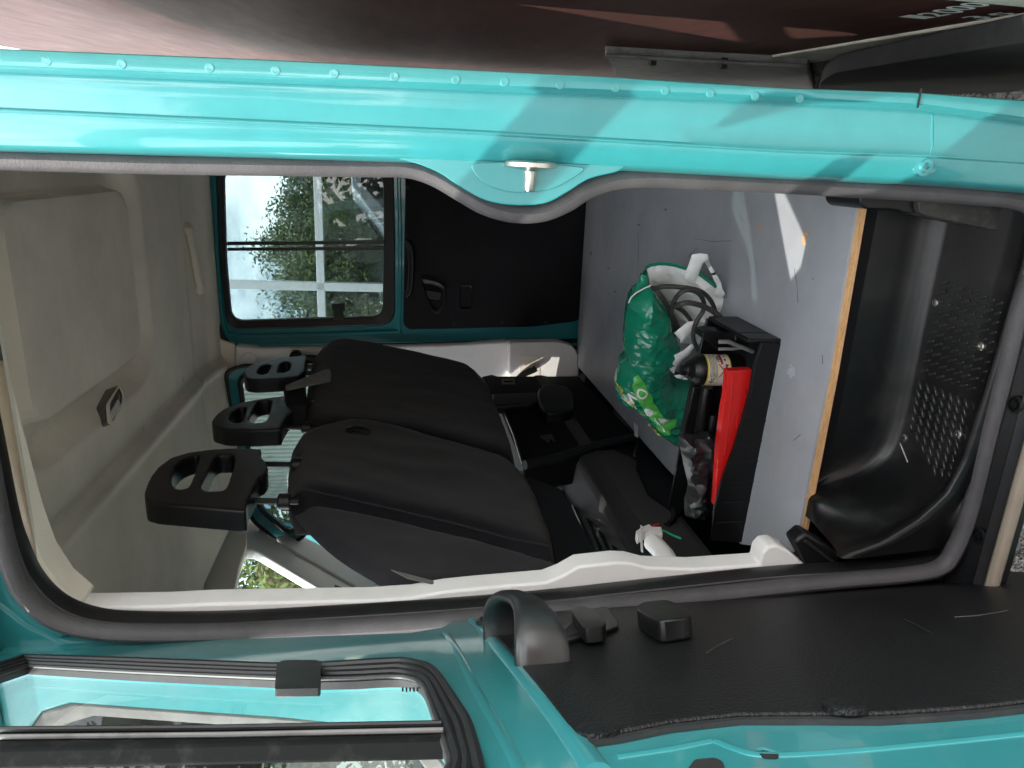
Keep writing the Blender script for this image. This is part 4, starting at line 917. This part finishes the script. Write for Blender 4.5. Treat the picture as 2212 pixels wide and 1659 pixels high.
for k in range(6):
    y = 390 + k * 195; xa = 1545 - k * 52; xb = 1790 - k * 46
    obj('tray_rib', *tube([PT(c2(xa, y + 12), .0005), PT(c2(xb, y - 4), .0005)], .0016, 6), 'black_plastic', tray)
for k in range(3):
    a = q0 + V((.0072, .04 + k * .045, .003)); obj('tray_rib', *tube([a, a + V((0, 0, .052))], .0016, 6), 'black_plastic', tray)
# jack-like fittings inside
jk = MB(); zq = .66
jk.add(prism([PT(p, -.09) for p in (c1(1150, 1000), c1(1200, 985), c1(1500, 1010), c1(1530, 1060), c1(1690, 1130), c1(1640, 1200), c1(1310, 1100), c1(1290, 1170), c1(1140, 1060))], tn * -.03))
jk.add(tube([PT(c1(x, y), -.06) for x, y in [(1305, 1095), (1400, 1095), (1480, 1130), (1560, 1160), (1640, 1195)]], .004, 8), 1)
jk.add(tube([PT(c1(x, y), -.06) for x, y in [(1300, 1165), (1440, 1165), (1560, 1150)]], .003, 8), 1)
jk.add(tube([PT(c1(x, y), -.08) for x, y in [(1420, 1060), (1520, 1060)]], .016, 12))
tag(jk.build('car_jack', 'black_plastic', mats=['black_plastic', 'grey_steel'], bevel=.002), 'dark folded metal jack lying in the tray beside the bottle', 'jack')
pt = MB()
for xa, xb in (((1190, 60), (1120, 520)), ((1255, 320), (1225, 520))): pt.add(tube([PT(c2(*xa), -.085), PT(c2(*xb), -.085)], .011, 12))
pt.add(prism([PT(c2(*p), -.10) for p in [(1060, 60), (1370, 60), (1300, 620), (960, 520), (1020, 250)]], tn * -.02))
tag(pt.build('tool_roll', 'black_plastic', bevel=.002), 'black tool bars lying in the tray left of the bottle', 'tools')

# --- bottle
bc = PY(1630, 799.5, 1.165); bot = empty('sealant_bottle', (bc.x, bc.y, .6265), 'black squeeze bottle with bellows cap and white, yellow and red label, standing in the tray', 'bottle')
hgt = PY(1471, 799.5, 1.165).z - .6265; R_ = 36 / F_PX * 1.19
prof = [(R_ * .9, 0), (R_, .006), (R_, hgt * .70), (R_ * .98, hgt * .735), (R_ * .88, hgt * .775), (R_ * .74, hgt * .81)]
for k in range(5): prof += [(R_ * (.72 - .05 * k), hgt * (.82 + .022 * k)), (R_ * (.64 - .05 * k), hgt * (.831 + .022 * k))]
prof += [(R_ * .40, hgt * .935), (R_ * .36, hgt * .94), (R_ * .36, hgt * .995), (R_ * .30, hgt), (R_ * .02, hgt)]
B0 = V((bc.x, bc.y, .6265))
obj('bottle_body', *lathe(B0, prof, 36), 'black_plastic', bot, ang=50)
va = math.atan2(-B0.y, -B0.x)                     # bearing of the viewer side
def wrap(name, a0, a1, z0, z1, m, lift, n=16):
    vs = []; fs = []
    for i in range(n + 1):
        a = va + a0 + (a1 - a0) * i / n
        for z in (z0, z1): vs.append(B0 + V((math.cos(a) * (R_ + lift), math.sin(a) * (R_ + lift), hgt * z)))
    fs = [[2 * i, 2 * i + 2, 2 * i + 3, 2 * i + 1] for i in range(n)]
    return obj(name, vs, fs, m, bot)
wrap('label', -2, 2, .275, .655, 'label_white', .0006, 30)
wrap('label_band', -2, 2, .635, .66, 'label_yellow', .001, 30); wrap('label_band', -2, 2, .27, .29, 'label_yellow', .001, 30)
wrap('label_band', -2, 2, .475, .482, 'label_yellow', .001, 30)
wrap('label_band', .35, 1.5, .40, .435, 'label_red', .001, 12)
for k in range(6): wrap('label_line', -.55 + .1 * (k % 2), 1.3 - .15 * (k % 3), .50 + k * .022, .507 + k * .022, 'ink', .001, 12)
def bcurve(name, pts, r, m): return obj(name, *tube([B0 + V((math.cos(va + a) * (R_ + .001), math.sin(va + a) * (R_ + .001), hgt * z)) for a, z in pts], r, 6), m, bot)
bcurve('label_cross', [(-.45, .31), (-.2, .36), (.1, .42), (.35, .47)], .0009, 'label_red'); bcurve('label_cross', [(-.45, .46), (-.2, .42), (.1, .36), (.35, .31)], .0009, 'label_red')
bcurve('label_ring', [(.8 + .26 * math.cos(q / 12 * 2 * math.pi), .45 + .035 * math.sin(q / 12 * 2 * math.pi)) for q in range(13)], .0007, 'ink')
bcurve('label_ring', [(.8 + .12 * math.cos(q / 12 * 2 * math.pi), .45 + .017 * math.sin(q / 12 * 2 * math.pi)) for q in range(13)], .0007, 'ink')
for a, z in ((.2, .33), (.6, .34), (.95, .33), (1.2, .36), (-.2, .33)): wrap('label_mark', a, a + .16, z, z + .03, 'ink', .001, 3)
tv, tf = textmesh('4t', .014)
obj('label_text', [B0 + V((math.cos(va - .95 + v.x / R_) * (R_ + .0012), math.sin(va - .95 + v.x / R_) * (R_ + .0012), hgt * .53 + v.y)) for v in tv], tf, 'ink', bot)

# --- red warning-triangle case
rp = [c1(1392, 1378), c1(1625, 1366), c1(1618, 1400), c1(1600, 1640), c2(1590, 150), c2(1530, 390), c2(1440, 690), c2(1350, 930), c2(1262, 1215), c2(1275, 1050), c2(1300, 650), c2(1330, 400), c2(1350, 250), c1(1368, 1640)]
red = empty('red_case', (-.45, 1.09, .63), 'bright red wedge shaped plastic case standing on edge in the black tray', 'case')
obj('case_body', *prism([PT(p, -.012) for p in rp], tn * -.016), 'red_plastic', red, bevel=.0025, seg=3)
obj('case_ridge', *tube([PT(p, -.0118) for p in (c1(1440, 1400), c1(1425, 1640), c2(1400, 400), c2(1360, 720))], .0012, 6), 'red_plastic', red)
obj('case_tab', *prism([PT(c2(*p), -.0115) for p in [(1480, 325), (1545, 315), (1500, 470), (1470, 470)]], tn * -.003), 'red_plastic', red, bevel=.0008)
# --- black crumpled bag
bbg = [c2(*p) for p in [(920, 505), (1000, 515), (1090, 520), (1150, 505), (1200, 488), (1290, 548), (1300, 640), (1305, 760), (1240, 930), (1190, 1060), (1210, 1200), (1150, 1330), (1050, 1320), (975, 1305), (970, 1200), (1010, 1010), (960, 800), (930, 640)]]
bk_, _ = pillow([PT(p, -.06) for p in bbg], PT(c2(1100, 800), -.06), tn, .022, .03, wr=.010, wf=40, step=.005, seed=5, edge=.03)
tag(obj('black_pouch', *bk_, 'bin_fabric', None, ang=22), 'crumpled shiny black fabric pouch lying in the tray left of the red case', 'pouch')
# --- white wiring plug on its tube
wp = empty('wiring_plug', PX(1425, 1150, -.62), 'white electrical connectors with cable tie on a white conduit below the seats', 'connector')
for nm, l, off in (('connector_block', [(582, 1440), (640, 1405), (750, 1408), (762, 1480), (690, 1490), (600, 1492)], 0), ('connector_block', [(500, 1450), (560, 1408), (630, 1380), (660, 1410), (560, 1470), (520, 1498)], .006)):
    obj(nm, *prism([PX(*c2(*p), -.61 + off) for p in l], (-.018, 0, 0)), 'white_trim', wp, bevel=.002)
obj('cable_tie', *tube([PX(*c2(*p), -.60) for p in [(555, 1405), (552, 1500), (560, 1650)]], .003, 6, flat=.5), 'white_trim', wp)
obj('conduit', *tube([PX(*c2(*p), -.62) for p in [(655, 1555), (720, 1620), (790, 1700), (840, 1790)]], .016, 12), 'white_trim', wp)
obj('wire', *tube([PX(*c2(*p), -.61) for p in [(660, 1400), (690, 1390), (725, 1384)]], .0012, 5), 'red_plastic', wp)
obj('wire', *tube([PX(*c2(*p), -.61) for p in [(760, 1445), (800, 1462), (850, 1490), (940, 1525)]], .0022, 5), 'bag_green', wp)
# --- paper strip at the board's end
tag(obj('paper_strip', *prism([PX(*c2(*p), -.635) for p in [(468, 250), (530, 300), (522, 540), (490, 520)]], (-.003, 0, 0)), 'print_white'), 'narrow white strip standing between bag and seat base', 'paper strip')

# ================================================================== OUTSIDE, RIGHT: brown trailer
tr = empty('trailer', (.4, 1.6, 0), 'dark brown trailer with beige bottom rail and white stencilled numbers, parked beside the van', 'trailer')
tq, tqn = vplane(V((.20, .92, 0)), V((.24, 1.57, 0)))
if tqn.x > 0: tqn = -tqn
tdir = V((.04, .65, 0)).normalized()
def PW(x, y, o=0.0): return PP(x, y, tq + tqn * o, tqn)
def TW(s, z, o=0.0): p = tq + tdir * s + tqn * o; p.z = z; return p
lo_a, lo_b = PW(1883, 124), PW(2212, 73); up_a, up_b = PW(1883, 98), PW(2212, 31)
def s_of(p): return (p - tq).dot(tdir)
def line_z(a, b, s): sa, sb = s_of(a), s_of(b); return a.z + (b.z - a.z) * (s - sa) / (sb - sa)
s0 = -.12; s1 = 6.0
zl = lambda s: line_z(lo_a, lo_b, s); zu = lambda s: line_z(up_a, up_b, s)
zr0, zr1 = lo_b.z, lo_b.z + (up_b.z - lo_b.z)
sF = s_of(PW(2140, 8)); sA = sF - .0
obj('side_sheet', *prism([TW(sF, zl(.3) + .02, -.004), TW(s1, zl(.3) + .02, -.004), TW(s1, 2.7, -.004), TW(sF, 2.7, -.004)], tqn * -.05), 'brown_paint', tr)
zb0 = (lo_a.z + lo_b.z) / 2; zb1 = (up_a.z + up_b.z) / 2
obj('bottom_rail', *prism([TW(sF - .3, zl(s_of(lo_b))), TW(1.2, zl(1.2) if 0 else lo_a.z + (lo_a.z - lo_b.z) * .0), TW(1.2, up_a.z), TW(sF - .3, up_b.z)], tqn * -.03), 'beige_rail', tr, bevel=.003)
obj('front_corner', *prism([TW(sF, up_b.z + .001, .001), TW(sF - .3, up_b.z + .001, .001), TW(sF - .3, 2.7, .001), TW(sF, 2.7, .001)], tqn * -.06), 'beige_rail', tr, bevel=.004)
tvs = []; tfs = []
def glyph(ch, x0, y0, x1, y1, wpx):               # one stencilled sign, its top at (x0, y0) and foot at (x1, y1)
    vs, fs = textmesh(ch, 1.0, .018); n = len(tvs); a, b = PW(x0, y0), PW(x1, y1); hh = a.z - b.z; sm = s_of(a)
    ws = abs(s_of(PW(x0, y0)) - s_of(PW(x0, y0 - wpx)))
    lo = min(v.x for v in vs); w = max(v.x for v in vs) - lo; top = max(v.y for v in vs)
    for v in vs: tvs.append(TW(sm - (v.x - lo) / w * ws, b.z + v.y / top * hh, .0012))
    for f in fs: tfs.append([i + n for i in f])
for a in (('1', 1941, 34, 2012, 36, 7), ('2', 1975, 29, 2046, 30, 8), ('0', 2004, 22, 2076, 24, 9), ('0', 2033, 15, 2106, 16, 9), ('0', 2064, 8, 2136, 9, 9), ('3', 2072, 36, 2130, 38, 8), ('.', 2136, 30, 2146, 31, 3), ('5', 2130, 29, 2178, 30, 9)): glyph(*a)
if tvs: obj('stencil_numbers', tvs, tfs, 'print_white', tr)['kind'] = 'stuff'
obj('underframe', *prism([TW(-.22, .03, -.035), TW(s1, .03, -.035), TW(s1, .44, -.035), TW(-.22, .44, -.035)], tqn * -.9), 'under', tr, bevel=.02)
obj('mudguard', *prism([PW(x, y, .035) for x, y in rpoly([(1764, 250), (1770, 178), (1800, 158), (1900, 142), (2212, 92), (2330, 76), (2330, 190), (2205, 192), (2170, 205), (2140, 240)], 22)], tqn * -.03), 'under', tr, bevel=.008, seg=3)
obj('side_skirt', *prism([PW(x, y, .012) for x, y in [(1306, 118), (1500, 130), (1745, 142), (1748, 165), (1770, 240), (1345, 240), (1325, 145)]], tqn * -.02), 'grey_steel', tr, bevel=.004)
obj('skirt_lip', *tube([PW(x, y, .014) for x, y in [(1308, 119), (1500, 131), (1742, 143)]], .004, 8), 'grey_steel', tr)
obj('skirt_clip', *box(PW(1410, 130, .015), (.01, .008, .006)), 'under', tr); obj('skirt_clip', *box(PW(1562, 137, .015), (.01, .008, .006)), 'under', tr)

# ================================================================== OUTSIDE, BEYOND THE VAN
YG = 6.0
scr_ = empty('glazed_screen', (-1.0, YG, 0), 'white framed glazed wall beyond the far window of the van', 'glass wall')  # trees and cars placed behind this glass imitate its reflections
zb_ = PY(690, 500, YG).z; xb_ = PY(690, 618, YG).x
mxs = [-1.66, xb_, xb_ + 1.55, xb_ + 3.1, xb_ + 4.65]
for X in mxs: obj('mullion', *box((X, YG, 1.7), (.035, .03, 1.7)), 'white_paint', scr_, bevel=.004)
for z in (.05, zb_, 3.37): obj('transom', *box(((mxs[0] + mxs[-1]) / 2, YG - .002, z), ((mxs[-1] - mxs[0]) / 2, .028, .032)), 'white_paint', scr_, bevel=.004)
for a, b in zip(mxs, mxs[1:]): obj('pane', *box(((a + b) / 2, YG + .01, 1.7), ((b - a) / 2 - .03, .003, 1.64)), 'glass', scr_)

def leafy(name, c, rad, n, seed, m, parent, size=.06, squash=1.0, drop=0.0):
    rnd = random.Random(seed); vs = []; fs = []; cl = []
    for k in range(max(10, n // 160)):
        u = V((rnd.gauss(0, 1), rnd.gauss(0, 1), rnd.gauss(0, 1))).normalized() * rad * (rnd.random() ** .45); u.z *= squash; cl.append((V(c) + u, rad * rnd.uniform(.14, .32)))
    for k in range(n):
        cc, r = rnd.choice(cl); p = cc + V((rnd.gauss(0, .5), rnd.gauss(0, .5), rnd.gauss(0, .5) - drop)) * r
        a = V((rnd.gauss(0, 1), rnd.gauss(0, 1), rnd.gauss(0, 1))).normalized(); b = a.orthogonal().normalized(); s = size * rnd.uniform(.6, 1.4); i = len(vs)
        vs += [p - a * s, p + b * s * .45, p + a * s, p - b * s * .45]; fs.append([i, i + 1, i + 2, i + 3])
    return obj(name, vs, fs, m, parent)
def tree(loc, hgt_, rad, n, seed, label, mats, trunk_r=.14, size=.03, squash=.85):
    t = empty('tree', loc, label, 'tree', 'trees standing in for reflections in the glazed wall'); rnd = random.Random(seed); L0 = V(loc)
    mb = MB(); mb.add(tube([L0, L0 + V((.05, 0, hgt_ * .3)), L0 + V((-.05, .05, hgt_ * .6)), L0 + V((.05, 0, hgt_ * .95))], .1, 10, rs=[trunk_r, trunk_r * .8, trunk_r * .55, trunk_r * .2]))
    for k in range(7):
        a = rnd.uniform(0, 6.28); h0 = hgt_ * rnd.uniform(.35, .75); e = V((math.cos(a) * rad * .8, math.sin(a) * rad * .8, h0 + rad * .5))
        mb.add(tube([L0 + V((0, 0, h0)), L0 + (V((0, 0, h0)) + e) / 2 + V((0, 0, .1)), L0 + e], .05, 7, rs=[trunk_r * .45, trunk_r * .3, trunk_r * .1]))
    mb.build('trunk', 'bark', t)
    for k, m in enumerate(mats):
        leafy('crown', L0 + V((rnd.uniform(-.3, .3) * rad, 0, hgt_ * .72 + rnd.uniform(-.2, .2) * rad)), rad, n // len(mats), seed * 10 + k, m, t, size, squash)
    return t
tree((-1.55, 10.5, 0), 3.0, 1.0, 27000, 11, 'broad green tree seen left of centre through the far van window', ['leaf_dark', 'leaf_mid', 'leaf_light'])  # solid trees behind the glass take the place of reflected ones
tree((-.35, 11.5, 0), 2.9, .95, 27000, 12, 'tall dark green tree seen in the middle of the far van window', ['leaf_dark', 'leaf_dark', 'leaf_mid'])
tree((.75, 12.5, 0), 2.2, .9, 15000, 13, 'rounded tree at the right end of the far van window', ['leaf_dark', 'leaf_mid'])
tree((-3.0, 12, 0), 3.2, 1.3, 7000, 14, 'yellow green tree at the left end of the far van window', ['leaf_light', 'leaf_mid'])
hg = leafy('hedge', (-.8, 13.5, .8), 1.0, 10, 5, 'leaf_dark', None)
bpy.data.objects.remove(hg)
vs = []; fs = []; rnd = random.Random(4)
for k in range(14000):
    p = V((rnd.uniform(-9, 8), 14 + rnd.gauss(0, .35), rnd.uniform(0, 2.1) + .25 * math.sin(k * .37))); a = V((rnd.gauss(0, 1), rnd.gauss(0, 1), rnd.gauss(0, 1))).normalized(); b = a.orthogonal().normalized(); s = .09
    i = len(vs); vs += [p - a * s, p + b * s * .5, p + a * s, p - b * s * .5]; fs.append([i, i + 1, i + 2, i + 3])
tag(obj('hedge', vs, fs, 'leaf_dark'), 'long dark hedge standing behind the reflection cars and trees', 'hedge')

def car(x, y, label, m, yaw=0):  # solid stand-in for a car reflected in the glazed wall
    c = empty('reflection_car', (x, y, 0), label, 'car', 'cars standing in for reflections in the glazed wall')
    prof = [(-2.1, .35), (-2.12, .75), (-1.95, .98), (-1.3, 1.05), (-.55, 1.50), (.55, 1.54), (1.35, 1.45), (1.95, 1.02), (2.12, .9), (2.12, .35)]
    O = V((x, y, 0)); R = Matrix.Rotation(yaw, 3, 'Z')
    def T(p): return O + R @ V((p[0], p[1], p[2] * 1.12))
    W = .85
    vs = []; fs = []
    n = len(prof)
    for w, k in ((-W, 0), (-W * .98, 1), (W * .98, 1), (W, 0)):
        for a, b in prof:
            t = max(0, (b - 1.0)) * .28
            vs.append(T((a * (1 if b < 1.2 else .97), (w - math.copysign(t, w)), b)))
    for i in range(3):
        for j in range(n): fs.append([i * n + j, i * n + (j + 1) % n, (i + 1) * n + (j + 1) % n, (i + 1) * n + j])
    fs += [list(range(n - 1, -1, -1)), list(range(3 * n, 4 * n))]
    obj('body', vs, fs, m, c, bevel=.05, seg=3)
    def sd_(nm, pts, s, mm, off=.004):
        return obj(nm, *prism([T((a, s * (W + off - max(0, b - 1.0) * .28), b)) for a, b in pts], R @ V((0, s * .006, 0))), mm, c)
    for s in (-1, 1):
        sd_('side_window', [(-1.05, 1.04), (-.52, 1.42), (-.05, 1.45), (-.05, 1.04)], s, 'glass_dark'); sd_('side_window', [(.02, 1.04), (.02, 1.45), (.55, 1.45), (1.2, 1.38), (1.6, 1.06)], s, 'glass_dark')
        sd_('door_line', [(-.02, .4), (-.005, .4), (-.005, 1.03), (-.02, 1.03)], s, 'ink'); sd_('door_handle', [(.15, .88), (.32, .88), (.32, .91), (.15, .91)], s, 'ink')
        sd_('headlight', [(-2.08, .72), (-1.85, .76), (-1.8, .86), (-2.0, .85)], s, 'lamp_clear'); sd_('tail_light', [(2.08, .72), (1.9, .72), (1.88, .95), (2.0, .98)], s, 'lamp_red')
        for a in (-1.3, 1.3):
            w = obj('wheel', *lathe(T((a, s * .74, .32)), [(.02, -.02), (.2, -.03), (.22, -.06), (.31, -.05), (.32, 0), (.31, .12), (.2, .14), (.02, .14)], 24, R @ V((0, -s, 0))), 'tyre', c)
            obj('rim', *lathe(T((a, s * .775, .32)), [(.01, -.02), (.08, -.015), (.19, .0), (.2, .02), (.01, .02)], 20, R @ V((0, -s, 0))), 'lamp_chrome', w)
    obj('windscreen', *prism([T((-1.27, -.66, 1.085)), T((-1.27, .66, 1.085)), T((-.60, .58, 1.49)), T((-.60, -.58, 1.49))], R @ V((-.012, 0, .02))), 'glass_dark', c)
    return c
car(-.1, 7.9, 'silver car at the right, set behind the glazed wall as its reflection', 'silver_paint', math.radians(28))
car(-3.6, 8.6, 'silver white car at the left, set behind the glazed wall as its reflection', 'silver_paint', math.radians(10))

# pale ribbed cladding seen through the far front window
cl = empty('clad_shed', (-2.6, 6.5, 0), 'pale green ribbed metal shed beyond the far front window', 'shed')
a0, a1 = V((-1.85, 6.1, 0)), V((-3.25, 6.6, 0)); cdv = (a1 - a0).normalized(); cn = V((cdv.y, -cdv.x, 0))
if cn.dot(V((0, 0, 0)) - a0) < 0: cn = -cn
n_ = 30; prm = []
for i in range(n_ * 4 + 1):
    k = i % 4; prm.append(a0 + (a1 - a0) * (i / (n_ * 4)) + cn * (.012 if k in (1, 2) else 0))
vs = [p + V((0, 0, .0)) for p in prm] + [p + V((0, 0, 2.9)) for p in prm] ; K = len(prm)
obj('cladding', vs + [p - cn * .1 for p in vs], [[i, i + 1, K + i + 1, K + i] for i in range(K - 1)] + [[2 * K + i, 3 * K + i, 3 * K + i + 1, 2 * K + i + 1] for i in range(K - 1)], 'siding', cl)
obj('shed_corner', *box(a0 + V((0, 0, 1.45)), (.05, .05, 1.46)), 'white_paint', cl)
obj('shed_roof', *prism([a0 + V((0, 0, 2.9)) + cn * .2, a1 + V((0, 0, 2.9)) + cn * .2, a1 + V((0, 0, 3.6)) - cn * 2, a0 + V((0, 0, 3.6)) - cn * 2], (0, 0, .06)), 'grey_steel', cl)
# shrub with mossy trunk outside the windscreen
sh = empty('ivy_tree', (-4.6, 6.6, 0), 'yellow green ivy clad tree with twisted bare branch outside the windscreen', 'tree')
p1, p2 = PX(640, 1255, -4.0), PX(600, 1290, -4.0)
mb = MB()
mb.add(tube([V((-4.7, 6.9, 0)), V((-4.65, 6.85, 1.2)), V((-4.7, 6.6, 2.2)), V((-4.6, 6.9, 3.6))], .2, 12, rs=[.32, .26, .2, .1]))
mb.add(tube(crv([tuple(PX(x, y, -4.0)) for x, y in [(560, 1230), (580, 1245), (610, 1262), (640, 1290), (680, 1310)]], 5), .06, 10))
mb.build('trunk', 'bark', sh)
for k, m in enumerate(('leaf_light', 'leaf_light', 'leaf_mid')): leafy('crown', (-4.5 - .25 * k, 6.6 + .15 * k, 2.3), 1.5, 6500, 70 + k, m, sh, .04, 1.1)
leafy('crown', (-5.6, 7.2, 2.0), 2.0, 7000, 79, 'leaf_dark', sh, .07, 1.0)
# what the paint, glass and windows reflect: brick house and trees behind the viewer
hs = empty('brick_house', (6, -9, 0), 'red brick house behind the viewer, mirrored in the paintwork', 'house')
obj('wall', *plate([(2, -9, 0), (12, -9, 0), (12, -9, 5.5), (2, -9, 5.5)], [[(a, -9, b) for a, b in rrect(x0, z0, x0 + 1.3, z0 + 1.3, .02, 1)] for x0 in (3, 6, 9) for z0 in (.9, 3.5)], (0, -5, 0)), 'brick_red', hs)
for x0 in (3, 6, 9):
    for z0 in (.9, 3.5):
        w = obj('window', *ring([(a, -9.05, b) for a, b in rrect(x0, z0, x0 + 1.3, z0 + 1.3, .02, 1)], [(a, -9.05, b) for a, b in rrect(x0 + .08, z0 + .08, x0 + 1.22, z0 + 1.22, .02, 1)], (0, .03, 0)), 'white_paint', hs)
        obj('pane', *box((x0 + .65, -9.04, z0 + .65), (.57, .005, .57)), 'glass_dark', w)
obj('roof', *prism([(1.7, -8.7, 5.5), (12.3, -8.7, 5.5), (12.3, -11.5, 7.6), (1.7, -11.5, 7.6)], (0, 0, .15)), 'grey_steel', hs)
for k, (x, y) in enumerate(((-1.5, -11), (-7, -9))):
    t = tree((x, y, 0), 5.2, 2.2, 5000, 31 + k, ('large leafy tree behind the viewer, left of the brick house', 'large leafy tree far to the left behind the viewer')[k], ['leaf_mid', 'leaf_dark'], .2, .14); t['group'] = 'trees behind the viewer'
